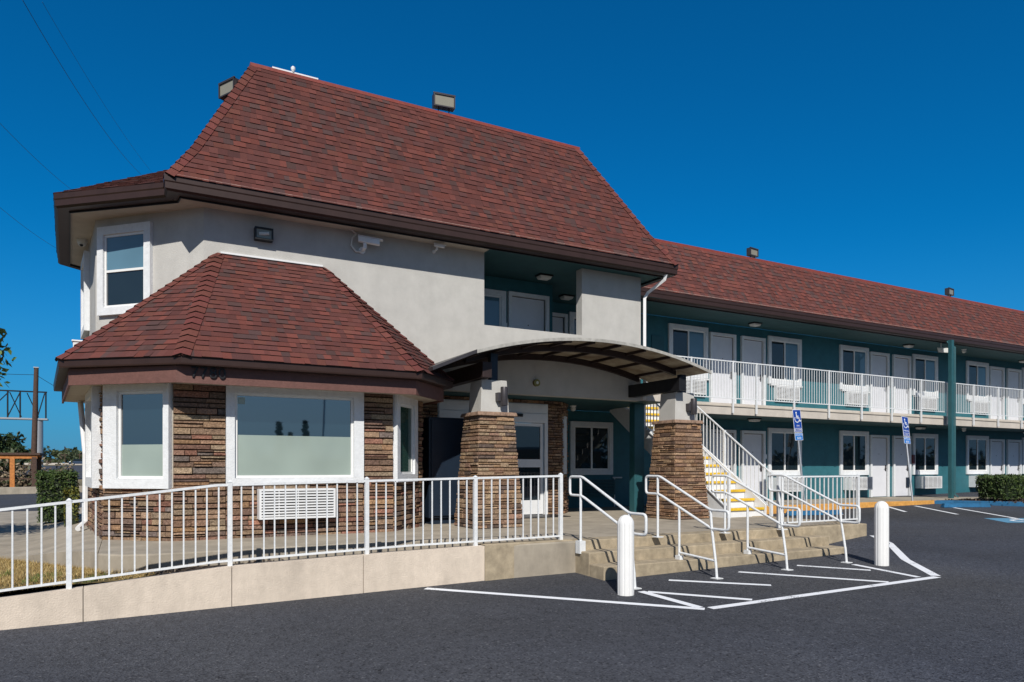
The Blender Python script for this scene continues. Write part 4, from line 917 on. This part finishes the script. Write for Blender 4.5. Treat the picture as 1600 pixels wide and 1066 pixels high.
q = MB(); q.hexa([(24.75, 14.4, 5.62), (25.1, 14.3, 5.62), (25.15, 14.5, 5.66), (24.8, 14.6, 5.66)], [(24.72, 14.4, 5.78), (25.08, 14.3, 5.78), (25.15, 14.55, 5.84), (24.8, 14.65, 5.84)]); q.tube([(24.8, 14.5, 5.8), (24.8, 14.5, 5.97)], .02, 6)
tag(link('walkway_lamp', q, M['frost'], at=(24.9, 14.5, 5.7), bevel=.01), 'boxy white lamp hanging under the wing eave right of the teal post', 'lamp')
for (a, b, c, lab) in ((26.9, 14.9, 5.97, 'small white dome camera under the upper ceiling right of the teal post'), (26.9, 14.9, 3.1, 'small white dome camera under the balcony right of the teal post'), (9.65, 14.6, 3.17, 'small white camera under the porch ceiling above the window')):
    t = thing('dome_camera', lab, 'security camera', (a, b, c), 'small dome cameras'); link('mount', MB().lathe(a, b, [(.05, c-.05), (.085, c)], 14), M['vinyl'], t, smooth=True); link('dome', MB().lathe(a, b, [(.02, c-.13), (.05, c-.12), (.07, c-.08), (.07, c-.05)], 14), M['frost'], t, smooth=True)

# ================================================================== PARKING MARKINGS
def strip(mb, pts, w=.1, dz=.004):
    P = [Vector(p) for p in pts]
    for i in range(len(P)-1):
        a, b = P[i], P[i+1]; d = (b-a).normalized(); n = Vector((-d.y, d.x))*(w/2); ex = d*(w*.25 if 0 < i < len(P)-1 else 0)
        k = max(1, int((b-a).length/1.5))
        for j in range(k):
            p0 = a+(b-a)*j/k; p1 = a+(b-a)*(j+1)/k
            mb.quad(*[(c.x, c.y, gz(c.x, c.y)+dz) for c in (p0-n, p1-n, p1+n, p0+n)])
ln = MB()
strip(ln, [(3.39, 8.56), (5.72, 5.98)], .11); strip(ln, [(5.80, 5.975), (9.95, 5.87)], .11, .0045); strip(ln, [(5.72, 6.06), (5.70, 7.08)], .11, .005)
strip(ln, [(5.76, 7.02), (6.55, 6.06)], .1, .0055); strip(ln, [(6.51, 7.49), (7.45, 6.57)], .1); strip(ln, [(7.81, 7.49), (9.0, 5.96)], .1, .005)
strip(ln, [(9.02, 7.46), (9.62, 6.65)], .1); strip(ln, [(9.85, 7.1), (9.7, 5.98)], .1, .005)
strip(ln, [(10.0, 5.92), (11.0, 7.0)], .13, .006); strip(ln, [(11.0, 7.0), (12.55, 8.3)], .13, .0065); strip(ln, [(12.55, 8.3), (13.3, 9.15)], .13, .007)
struct('hatched_zone_lines', ln, M['line'])
l2 = MB()
for a, b in (((19.9, 13.2), (18.83, 11.98)), ((20.9, 13.0), (19.34, 10.88)), ((21.6, 12.5), (19.5, 9.49)), ((23.2, 11.0), (21.4, 8.3)), ((17.5, 13.3), (16.6, 12.3))): strip(l2, [a, b], .1)
struct('parking_stall_lines', l2, M['line'])
l3 = MB(); a = Vector((18.9, 10.0)); b = Vector((18.3, 9.15)); n_ = Vector((1.3, -.75)); c4 = [a, b, b+n_, a+n_]
l3.quad(*[(c.x, c.y, gz(c.x, c.y)+.004) for c in c4]); struct('accessible_bay_paint', l3, M['lineblue'])
l4 = MB()
def gp(s, t): c = b+(a-b)*t+n_*s; return (c.x, c.y)
arc = [gp(.5+.26*math.cos(rad(d)), .40+.26*math.sin(rad(d))) for d in range(-250, 20, 30)]
strip(l4, arc, .09, .008); strip(l4, [gp(.46, .86), gp(.48, .52), gp(.72, .52), gp(.86, .2)], .11, .0085); strip(l4, [gp(.44, .95), gp(.47, .84)], .2, .009)
struct('accessible_bay_symbol', l4, M['line'])
def wheelstop(cx, cy, ang, L, label):
    t = thing('wheel_stop', label, 'wheel stop', (cx, cy, gz(cx, cy)), 'blue wheel stops'); q = MB(); h = L/2
    q.hexa([(-h, -.09, 0), (h, -.09, 0), (h, .09, 0), (-h, .09, 0)], [(-h+.04, -.06, .12), (h-.04, -.06, .12), (h-.04, .06, .12), (-h+.04, .06, .12)])
    link('block', q, M['blue'], t, local=True, bevel=.012)
    q = MB(); [q.lathe(sx*(h-.3), 0, [(.022, .118), (.022, .126)], 8) for sx in (-1, 1)]; link('bolt', q, M['bronze'], t, local=True)
    t.rotation_euler = (0, 0, rad(ang))
wheelstop(21.75, 12.0, -22, 1.5, 'blue concrete wheel stop in front of the blue kerb near the hedge'); wheelstop(15.9, 12.6, -12, 1.7, 'blue concrete wheel stop seen through the short porch railing')

# ================================================================== SIGNS
def wheelchair(place, s):
    q = MB()
    def st(pts, w):
        P = [Vector(p) for p in pts]
        for a, b in zip(P, P[1:]):
            d = (b-a).normalized(); n = Vector((-d.y, d.x))*w/2; e = d*w*.3
            q.quad(*[place(c.x*s, c.y*s) for c in (a-n-e, b-n+e, b+n+e, a+n-e)])
    k = [(.30*math.cos(rad(d))-.05, .30*math.sin(rad(d))-.12) for d in range(150, 385, 18)]; st(k, .085)
    st([(-.09, .32), (-.06, -.02), (.20, -.02), (.33, -.33), (.44, -.28)], .09); st([(-.07, .14), (.16, .14)], .07)
    q.poly([place((-.1+.085*math.cos(rad(d)))*s, (.46+.085*math.sin(rad(d)))*s) for d in range(0, 360, 30)])
    return q
def sign(x_, y_, z_, rx, ry, label, l1, l2_, l3_):
    t = thing('parking_sign', label, 'sign', (x_, y_, z_), 'blue accessible parking signs')
    link('post', MB().tube([(0, .03, -.1), (0, .03, 2.6)], .028, 10), M['galv'], t, local=True, smooth=True)
    link('border', MB().box(-.16, .16, -.004, 0, 2.02, 2.66), M['signwhite'], t, local=True)
    pl = link('panel', MB().box(-.148, .148, -.007, -.004, 2.032, 2.648), M['signblue'], t, local=True)
    P = lambda a, b: (a, -.0095, 2.43+b)
    link('symbol', wheelchair(P, .30), M['signwhite'], pl, local=True)
    q = textmb(l1, .062, .0005, lambda c: (c.x, -.0095-c.z, 2.205+c.y)); q.merge(textmb(l2_, .058, .0005, lambda c: (c.x, -.0095-c.z, 2.095+c.y)))
    q.panel(Fr((0, 0), (1, 0)), -.135, .135, 2.05, 2.14, [(-.127, .127, 2.058, 2.132)], .007, .0085)
    link('lettering', q, M['signwhite'], pl, local=True)
    link('lower_border', MB().box(-.16, .16, -.004, 0, 1.80, 2.0), M['signwhite'], t, local=True); lp_ = link('lower_panel', MB().box(-.15, .15, -.007, -.004, 1.81, 1.99), M['signblue2'], t, local=True)
    q = textmb(l3_[0], .05, .0005, lambda c: (c.x, -.0095-c.z, 1.945+c.y)); q.merge(textmb(l3_[1], .08, .0005, lambda c: (c.x, -.0095-c.z, 1.86+c.y))); link('lettering', q, M['signwhite'], lp_, local=True)
    t.rotation_euler = (rad(-rx), rad(ry), 0); return t
sign(16.52, 13.38, .62, 4.5, -2.6, 'leaning blue wheelchair parking sign, the nearer one above the porch railing', 'VAN', 'ACCESSIBLE', ('MINIMUM FINE', '$250'))
sign(21.23, 13.25, .62, 8.5, 3.6, 'leaning blue wheelchair parking sign, the farther one in front of a white door', 'PARKING', 'ONLY', ('MINIMUM FINE', '$250'))

# ================================================================== VEGETATION
def leaf(mb, c, s, rn, cols, flat=0.):
    a = Vector((rn.gauss(0, 1), rn.gauss(0, 1), rn.gauss(0, 1)-.0)).normalized(); b = a.cross(Vector((rn.gauss(0, 1), rn.gauss(0, 1), rn.gauss(0, 1)))).normalized(); c = Vector(c)
    a *= s; b *= s*.45; k = rn.uniform(.6, 1.35); cc = rn.choice(cols); cc = tuple(q*k for q in cc)
    mb.quad(c-a, c-b+a*.1, c+a, c+b+a*.1, cc)
GREENS = [(.045, .085, .02), (.06, .10, .025), (.035, .065, .018), (.085, .12, .03)]
DARKG = [(.022, .045, .016), (.032, .06, .02), (.018, .035, .014), (.05, .075, .022)]
def hedge(name, label, cat, cx, cy, z0, lx, ly, h, n, rn, cols=GREENS, s=.035, yaw=0, grp=None):
    t = thing(name, label, cat, (cx, cy, z0), grp); q = MB(); cs, sn = math.cos(rad(yaw)), math.sin(rad(yaw))
    for _ in range(n):
        f = rn.random(); a, b, c = rn.uniform(-1, 1), rn.uniform(-1, 1), rn.uniform(0, 1); d = rn.gauss(.96, .05)
        if f < .33: b = d*rn.choice((-1, 1))
        elif f < .6: a = d*rn.choice((-1, 1))
        elif f < .9: c = min(1.04, .93+abs(rn.gauss(0, .05)))
        e = 1-.12*(1-c)-(.10 if abs(a) > .85 and abs(b) > .85 else 0)-.06*max(0, c-.8)*5*.5
        wob = 1+.05*math.sin(a*7+b*5+c*6)
        x_, y_ = a*lx/2*e*wob, b*ly/2*e*wob; leaf(q, (cx+x_*cs-y_*sn, cy+x_*sn+y_*cs, z0+.08+c*(h-.08)*wob), s*rn.uniform(.7, 1.3), rn, cols)
    link('foliage', q, M['leaf'], t)
    q = MB(); ww = .82
    def R_(x_, y_): return (cx+x_*cs-y_*sn, cy+x_*sn+y_*cs)
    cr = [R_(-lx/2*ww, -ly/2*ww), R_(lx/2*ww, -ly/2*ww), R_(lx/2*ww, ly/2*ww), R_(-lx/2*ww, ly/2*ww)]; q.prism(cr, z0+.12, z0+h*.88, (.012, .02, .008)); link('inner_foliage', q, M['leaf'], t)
    q = MB()
    for _ in range(7): a = rn.uniform(-.6, .6)*lx/2; b = rn.uniform(-.6, .6)*ly/2; u_, v_ = R_(a, b); q.tube([(u_, v_, z0-.02), (u_+rn.uniform(-.08, .08), v_, z0+.3)], .012, 5)
    link('stem', q, M['bark'], t); return t
rn = random.Random(77)
hedge('boxwood_hedge', 'clipped dark green hedge in the planting bed beside the blue kerb', 'hedge', 24.55, 12.35, .6, 1.75, 1.0, .78, 6500, rn)
hedge('clipped_hedge', 'clipped green hedge at the left beyond the stone bay', 'hedge', -1.42, 20.0, .3, .78, .8, 1.2, 6500, rn, yaw=0)
hedge('yellow_shrub', 'small yellow-green shrub between the clipped hedge and the bay wall', 'shrub', -.98, 17.3, .33, .26, .3, .85, 900, rn, cols=[(.16, .17, .03), (.22, .20, .03), (.09, .11, .03)])
def tree(name, label, x_, y_, z_, h, r, n, rn, cols=DARKG, conif=False, ls=.2, grp=None, low=.25):
    t = thing(name, label, 'tree', (x_, y_, z_), grp); q = MB(); q.tube([(x_, y_, z_-.1), (x_+.05*h*rn.uniform(-1, 1), y_, z_+h*.5), (x_, y_, z_+h*.85)], h*.022, 8, r1=h*.006)
    cl = []
    for i in range(14 if not conif else 18):
        if conif: f = (i+.5)/18; c = Vector((x_+rn.uniform(-.4, .4)*r*(1-f), y_+rn.uniform(-.4, .4)*r*(1-f), z_+h*(low+(1-low)*f))); cr = r*(1.05-f)*.75
        else:
            th = rn.uniform(0, 6.28); ph = rn.uniform(-.6, 1); rr_ = r*rn.uniform(.35, .8); c = Vector((x_+rr_*math.cos(th), y_+rr_*math.sin(th), z_+h*(.5+low/2)+ph*h*.3)); cr = r*rn.uniform(.3, .5)
            q.tube([(x_, y_, z_+h*rn.uniform(.3, .5)), tuple(c)], h*.008, 5, r1=h*.002)
        cl.append((c, cr))
    link('trunk', q, M['bark'], t); q = MB()
    for _ in range(n):
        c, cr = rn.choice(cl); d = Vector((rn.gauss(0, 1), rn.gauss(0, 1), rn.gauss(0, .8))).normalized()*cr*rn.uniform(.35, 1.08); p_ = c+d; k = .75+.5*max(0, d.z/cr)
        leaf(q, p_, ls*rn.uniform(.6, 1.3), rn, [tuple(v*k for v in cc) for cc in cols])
    link('crown', q, M['leaf'], t); return t
tree('street_tree', 'leafy green tree reaching in from the left edge of the photo', -3.5, 15.4, .6, 4.1, 1.6, 6500, rn, low=.1, cols=[(.05, .10, .02), (.07, .13, .03), (.10, .16, .03)], ls=.075)
spots = [(-11.5, 68, 5.2, 2.6), (-9.3, 72, 4.3, 2.0), (-14.5, 70, 5.5, 3.0), (-8.2, 66, 3.0, 1.6), (-18, 75, 6, 3.2)]
labs = ['round dark tree behind the wooden shelter, second from the left edge', 'dark bushy tree right behind the roof of the wooden shelter', 'tall dark tree behind the wooden shelter at the left edge', 'low dark bush-like tree beside the utility pole', 'dark tree beyond the left edge of the shelter']
for (a, b, h, r), lb in zip(spots, labs): tree('roadside_tree', lb, a, b, gz(a, b)+far(a, b), h, r, 2200, rn, ls=.22, grp='dark trees behind the wooden shelter')
k = 0
for i in range(9):
    d = rn.uniform(225, 300); a = -33+i*3.4+rn.uniform(-1, 1); h = rn.choice((5, 6, 8.5, 7)); tree('distant_tree', 'small green tree on the far skyline left of the office', a*d/220, d, gz(a, d)+far(a, d), h, 3.4, 700, rn, cols=[(.06, .085, .035), (.05, .075, .03), (.075, .095, .04)], conif=(i % 3 == 0), ls=.6, grp='trees on the skyline beyond the road')
# far woodland mass
q = MB()
for _ in range(9000):
    a = rn.uniform(-95, 20); d = rn.uniform(235, 262); hh = 3.0+1.3*math.sin(a*.35)+.9*math.sin(a*.9+2); leaf(q, (a, d, gz(a, d)+far(a, d)+rn.uniform(0, max(.8, hh))), .55, rn, [(.055, .08, .033), (.045, .065, .03), (.07, .09, .035)])
o = link('woodland', q, M['leaf'], at=(-30, 245, 2)); tag(o, 'continuous band of green woodland along the far horizon at the left', 'woodland', kind='stuff')
# dry brush by the shelter
q = MB()
for _ in range(2600):
    a = rn.uniform(-8.5, -3.2); b = rn.uniform(56.8, 60); z = gz(a, b)+abs(rn.gauss(0, .8)); leaf(q, (a, b, z), .16, rn, [(.17, .13, .09), (.11, .085, .06), (.22, .17, .11), (.06, .07, .03)])
o = link('dry_brush', q, M['leaf'], at=(-5, 52, 0)); tag(o, 'tangle of dry brown brush beside the wooden shelter', 'brush', kind='stuff')
# lawn blades and mulch chips
q = MB()
def inlawn(x_, y_): return -6 < x_ < .3 and 8.9 < y_ < lawnedge(x_)+(.0 if x_ < -.12 else .3)
cnt = 0
while cnt < 15000:
    a = rn.uniform(-4.2, .3) if rn.random() < .6 else rn.uniform(-1.8, .3); b = rn.uniform(8.9, 14.5)
    if not inlawn(a, b): continue
    cnt += 1; z = lz(a, b); h = rn.uniform(.02, .06); w_ = .004; th = rn.uniform(0, 6.28); dx, dy = math.cos(th)*w_, math.sin(th)*w_; lx_, ly_ = rn.gauss(0, .02), rn.gauss(0, .02)
    gr = math.sin(a*3+b*2.3)+math.sin(a*7-b*3)*.6 > .9
    c = rn.choice([(.42, .31, .12), (.36, .25, .09), (.5, .38, .17), (.30, .20, .08)]) if not gr or rn.random() < .3 else rn.choice([(.10, .15, .03), (.14, .18, .04)])
    q.poly([(a-dx, b-dy, z), (a+dx, b+dy, z), (a+lx_, b+ly_, z+h)], c)
o = link('dry_grass', q, M['leaf'], at=(-2, 10, .3)); tag(o, 'short dry straw-coloured grass behind the ramp railing', 'grass', kind='stuff')
q = MB()
for _ in range(2600):
    a = rn.uniform(.2, 4.25); b = rn.uniform(8.9, 10.3); z = .395+.02*math.sin(a*5)+rn.uniform(0, .03); s_ = rn.uniform(.012, .04); leaf(q, (a, b, z), s_, rn, [(.05, .035, .025), (.09, .06, .04), (.035, .03, .025), (.16, .12, .08)])
for _ in range(1200):
    a = rn.uniform(23, 28); b = rn.uniform(9.8, 13.4); leaf(q, (a, b, .61+rn.uniform(0, .03)), rn.uniform(.02, .05), rn, [(.05, .035, .025), (.09, .06, .04), (.03, .02, .02)])
o = link('mulch', q, M['leaf'], at=(2, 9.5, .4)); tag(o, 'dark bark mulch in the planting beds', 'mulch', kind='stuff')

# ================================================================== FAR LEFT: shelter, billboard, poles, car
SH = 0
sh = thing('wooden_shelter', 'orange-brown wooden shelter with a flat roof across the side road', 'shelter', (-7, 54, .1))
link('roof', MB().box(-12.5, -4.55, 51.5, 54.6, 2.42, 2.55), M['polewood'], sh)
q = MB(); q.box(-12.5, -4.7, 51.6, 51.8, 2.2, 2.42); q.box(-12.5, -4.7, 54.2, 54.4, 2.2, 2.42); link('beam', q, M['wood'], sh)
for a, b in ((-4.85, 51.7), (-5.95, 51.7), (-8.2, 51.7), (-4.85, 54.3), (-8.2, 54.3)): link('post', MB().box(a-.12, a+.12, b-.12, b+.12, 0, 2.3), M['wood'] if b < 53 and a < -5.5 else M['polewood'], sh)
q = MB(); q.box(-12.5, -5.95, 51.6, 51.7, .25, .37); q.box(-12.5, -4.9, 51.85, 51.9, .95, 1.03); link('rail', q, M['polewood'], sh)
bb = thing('billboard_frame', 'empty steel billboard frame on a pale column behind the utility pole', 'billboard frame', (-7.7, 84, 2))
link('column', MB().tube([(-7.55, 83.8, 0), (-7.55, 83.8, 6.5)], .42, 14), M['galv'], bb, smooth=True)
q = MB(); q.box(-17.5, -6.75, 83.3, 84.6, 6.35, 6.5); link('catwalk', q, M['galv'], bb)
q = MB()
for x_ in (-6.9, -7.6, -9.0, -10.0, -12.0, -14.0, -16.0): q.tube([(x_, 83.6, 6.5), (x_, 83.6, 9.1)], .07, 6)
q.tube([(-17.5, 83.6, 9.1), (-6.8, 83.6, 9.1)], .07, 6)
for a, b in ((-7.0, -7.6), (-9.0, -10.0), (-9.9, -11.9), (-12, -13.9)): q.tube([(a, 83.6, 9.0), (b, 83.6, 6.6)], .05, 6); 
for a in (-8.9, -7.5): q.tube([(a, 83.6, 6.6), (a-1.0, 84.2, 9.0)], .05, 6)
link('truss', q, M['black'], bb)
up = thing('utility_pole', 'brown wooden utility pole standing in front of the billboard frame', 'utility pole', (-6.75, 72, 0)); link('shaft', MB().tube([(-6.85, 72, 0), (-6.62, 72, 10.1)], .24, 10, r1=.17), M['polewood'], up, smooth=True)
link('cap', MB().box(-6.82, -6.44, 71.82, 72.2, 10.08, 10.16), M['galv'], up)
for i, (x_, y_, h) in enumerate(((-14.2, 224, 3.6), (-11.3, 234, 3.8), (-10.2, 233, 3.8))):
    link_ = thing('distant_pole', ['thin dark pole left of the far car', 'thin dark pole on the skyline right of the far car', 'thin dark pole on the skyline next to the bay wall'][i], 'utility pole', (x_, y_, 2), 'thin poles on the skyline'); link('shaft', MB().tube([(x_, y_, 0), (x_, y_, 2+h)], .11, 6), M['polewood'], link_); link('crossarm', MB().box(x_-.6, x_+.6, y_-.08, y_+.08, 1.4+h, 1.55+h), M['polewood'], link_)
def wire(i, A, B, sag, lab, r=.012):
    A, B = Vector(A), Vector(B); pts = [A+(B-A)*t/16-Vector((0, 0, sag*4*(t/16)*(1-t/16))) for t in range(17)]; q = MB(); q.tube([tuple(p) for p in pts], r, 5)
    o = link('power_line', q, M['black'], at=tuple(A)); tag(o, lab, 'power line', 'overhead power lines at the left')
wire(0, (-3.82, 36.23, 21.41), (1.9, 72, 27.5), .9, 'power line crossing the upper left sky, the darker of the steep pair', .013); wire(1, (-3.1, 36.0, 21.41), (2.6, 72, 27.8), .5, 'power line crossing the upper left sky, the fainter right one of the steep pair', .008)
wire(2, (-8.5, 41, 21.6), (-2.0, 100, 33), 1.2, 'power line entering at mid height of the left edge and running to the office roof', .015); wire(3, (-9.2, 52, 19.6), (-3.0, 118, 31), 1.5, 'lowest power line running down from the left edge to the office eave', .015)
wire(4, (-6.65, 72, 9.5), (4.0, 100, 5.5), .5, 'thin cable sloping right from the top of the utility pole', .02); wire(5, (-30, 80, 11.5), (-6.65, 72, 9.5), .5, 'thin cable reaching the utility pole from the left edge', .02)
gr = MB(); gr.box(-40, -8.2, 223, 223.2, 0, 0); gr = MB()
for i in range(16):
    a = -40+i*2.1; zq = gz(a, 223)+far(a, 223); gr.hexa([(a, 223, zq+.3), (a+2.1, 223, zq+.3), (a+2.1, 223.2, zq+.3), (a, 223.2, zq+.3)], [(a, 223, zq+.8), (a+2.1, 223, zq+.8), (a+2.1, 223.2, zq+.8), (a, 223.2, zq+.8)])
tag(link('guard_rail', gr, M['slab'], at=(-20, 223, 2)), 'pale guard rail along the far road at the left', 'guard rail')
# car on the far road
CX = -9.9; cz = gz(-10, 205)+far(-10, 205)+.1
ca = thing('parked_car', 'dark blue car far away on the road at the left', 'car', (CX, 205, cz))
def carsec(prof, y0, y1, z): 
    q = MB(); k = len(prof); q.v += [(CX+a, 205+y0, z+b) for a, b in prof]+[(CX+a, 205+y1, z+b) for a, b in prof]; q.f.append(tuple(range(k))); q.f.append(tuple(reversed(range(k, 2*k))))
    for j in range(k): q.f.append((j, (j+1) % k, k+(j+1) % k, k+j)[::-1])
    q.t += [None]*(k+2); return q
link('body', carsec([(-2.3, .3), (2.3, .3), (2.35, .75), (1.5, .95), (-1.9, 1.0), (-2.3, .8)], 0, 1.8, cz), M['carpaint'], ca, bevel=.05)
link('cabin', carsec([(-1.7, .98), (1.1, .95), (.45, 1.5), (-1.2, 1.52)], .12, 1.68, cz), M['glass'], ca, bevel=.04)
for a in (-1.45, 1.45):
    w_ = link('wheel', MB().tube([(CX+a, 204.95, cz+.33), (CX+a, 206.85, cz+.33)], .33, 16), M['tyre'], ca, smooth=True)
    link('rim', MB().tube([(CX+a, 204.93, cz+.33), (CX+a, 204.95, cz+.33)], .2, 12), M['galv'], w_)

# ================================================================== ACROSS THE STREET (behind the camera, mirrored in the glass)
tr = tree('street_conifer', 'tallest dark conifer across the street, mirrored in the bay window', 13.2, -38, gz(13, -38), 6.1, 1.1, 2200, rn, conif=True, ls=.22, grp='conifers across the street', low=.1)
for (a, b, s_, lb) in ((11.2, -38.5, .98, 'conifer across the street, left of the tallest one in the mirrored group'), (12.2, -39, .85, 'low conifer across the street between the two taller ones'), (17.6, -38, .82, 'conifer across the street, left one of the pair right of the street lamp'), (18.8, -39, .9, 'conifer across the street, right one of the pair right of the street lamp'), (8.0, -38, .8, 'lone small conifer across the street, left of the mirrored group'), (32, -42, 1.1, 'conifer across the street beside the orange shop'), (-7, -36, 1.2, 'conifer across the street, far left by itself')):
    d = dup(tr, (a, b, gz(a, b)), lb); d.scale = (s_,)*3
t = thing('street_lamp', 'tall grey street lamp across the street, mirrored in the bay window', 'street lamp', (14.6, -38, gz(14.6, -38)))
link('pole', MB().tube([(14.4, -38, -1.2), (14.9, -38, 8.2)], .12, 10, r1=.07), M['galv'], t, smooth=True); link('arm', MB().tube([(14.9, -38, 8.1), (15.3, -38, 8.5), (16.4, -38, 8.6)], .05, 8), M['galv'], t, smooth=True); link('lamp_head', MB().box(16.2, 16.9, -38.15, -37.85, 8.5, 8.65), M['bronze'], t)
ob = thing('orange_shop', 'low orange shop across the street mirrored in the entrance door', 'building', (41, -40, -.5))
link('wall', MB().box(33, 50, -46, -38, -1, 3.6), M['bldorange'], ob); link('roof', MB().box(32.8, 50.2, -46.2, -37.8, 3.6, 3.85), M['roofgrey'], ob)
for a in (35, 39, 43, 47): link('window', MB().box(a, a+2.2, -37.99, -37.95, .3, 2.2), M['glass'], ob)

q = MB()  # unseen foliage band added to darken what the windows reflect
for _ in range(7000):
    a = rn.uniform(-70, 190); d = rn.uniform(-72, -60); hh = 4.2+1.6*math.sin(a*.21)+1.1*math.sin(a*.63+2); leaf(q, (a, d, gz(a, d)+rn.uniform(0, max(.8, hh))), .9, rn, DARKG)
q.box(-70, 190, -74, -72, -1, 3.0, (.02, .03, .015))
o = link('added_greenery', q, M['leaf'], at=(60, -65, 0)); tag(o, 'unseen band of greenery added behind the camera to darken the window reflections', 'greenery', kind='stuff')
# ================================================================== SKY, SUN, CAMERA
sun_el, sun_az = 40.3, 206.6
W = bpy.data.worlds.new('World'); bpy.context.scene.world = W; W.use_nodes = True; N = W.node_tree.nodes; L = W.node_tree.links
bg = N['Background']; sk = N.new('ShaderNodeTexSky'); sk.sky_type = 'NISHITA'; sk.sun_disc = False; sk.sun_elevation = rad(sun_el); sk.sun_rotation = rad(sun_az)
sk.altitude = 200; sk.air_density = 1.0; sk.dust_density = .2; sk.ozone_density = 3.0
hs = N.new('ShaderNodeHueSaturation'); hs.inputs['Saturation'].default_value = 1.05
L.new(sk.outputs['Color'], hs.inputs['Color'])
# the sky opposite the sun is deep polarised blue; towards the sun it is paler and dimmer as a light source
tcw = N.new('ShaderNodeTexCoord'); dp = N.new('ShaderNodeVectorMath'); dp.operation = 'DOT_PRODUCT'; dp.inputs[1].default_value = (.447, .894, 0); L.new(tcw.outputs['Generated'], dp.inputs[0])
mr = N.new('ShaderNodeMapRange'); mr.interpolation_type = 'SMOOTHSTEP'; mr.inputs['From Min'].default_value = -.15; mr.inputs['From Max'].default_value = .45; L.new(dp.outputs['Value'], mr.inputs['Value'])
ta = N.new('ShaderNodeMix'); ta.data_type = 'RGBA'; ta.blend_type = 'MULTIPLY'; ta.inputs['Factor'].default_value = 1; ta.inputs['B'].default_value = (.012, .72, 1.23, 1); gm = N.new('ShaderNodeGamma'); gm.inputs['Gamma'].default_value = .95; L.new(sk.outputs['Color'], gm.inputs['Color']); L.new(gm.outputs['Color'], ta.inputs['A'])
tb = N.new('ShaderNodeMix'); tb.data_type = 'RGBA'; tb.blend_type = 'MULTIPLY'; tb.inputs['Factor'].default_value = 1; tb.inputs['B'].default_value = (.60, .68, .76, 1); L.new(hs.outputs['Color'], tb.inputs['A'])
tm = N.new('ShaderNodeMix'); tm.data_type = 'RGBA'; L.new(mr.outputs['Result'], tm.inputs['Factor']); L.new(tb.outputs['Result'], tm.inputs['A']); L.new(ta.outputs['Result'], tm.inputs['B'])
sx = N.new('ShaderNodeSeparateXYZ'); L.new(tcw.outputs['Generated'], sx.inputs[0]); hz = N.new('ShaderNodeMapRange'); hz.inputs['From Min'].default_value = 0; hz.inputs['From Max'].default_value = .32; hz.inputs['To Min'].default_value = 1; hz.inputs['To Max'].default_value = 0
L.new(sx.outputs['Z'], hz.inputs['Value']); pw = N.new('ShaderNodeMath'); pw.operation = 'POWER'; pw.inputs[1].default_value = 2.2; L.new(hz.outputs['Result'], pw.inputs[0]); pm = N.new('ShaderNodeMath'); pm.operation = 'MULTIPLY'; pm.inputs[1].default_value = .9; L.new(pw.outputs[0], pm.inputs[0])
hm = N.new('ShaderNodeMix'); hm.data_type = 'RGBA'; hm.inputs['B'].default_value = (1.1, 2.85, 5.3, 1); L.new(pm.outputs[0], hm.inputs['Factor']); L.new(tm.outputs['Result'], hm.inputs['A'])
L.new(hm.outputs['Result'], bg.inputs['Color']); bg.inputs['Strength'].default_value = .085
sd = bpy.data.lights.new('sun', 'SUN'); sd.energy = 4.8; sd.angle = rad(.53); sd.color = (1.0, .95, .87)
so = bpy.data.objects.new('sun', sd); C.objects.link(so); so.rotation_euler = Vector((.5, 1, -.95)).to_track_quat('-Z', 'Y').to_euler(); so.location = (-10, -20, 20)
cd = bpy.data.cameras.new('camera'); cd.sensor_width = 36; cd.lens = 36*1110/1600; cd.shift_y = (731-533)/1600; cd.clip_start = .1; cd.clip_end = 4000
co = bpy.data.objects.new('camera', cd); C.objects.link(co); co.location = (0, 0, 1.65); co.rotation_euler = (rad(90), 0, -math.atan2(1110, 2040))
sc = bpy.context.scene; sc.camera = co; sc.view_settings.view_transform = 'Standard'; sc.view_settings.look = 'None'; sc.view_settings.exposure = 0
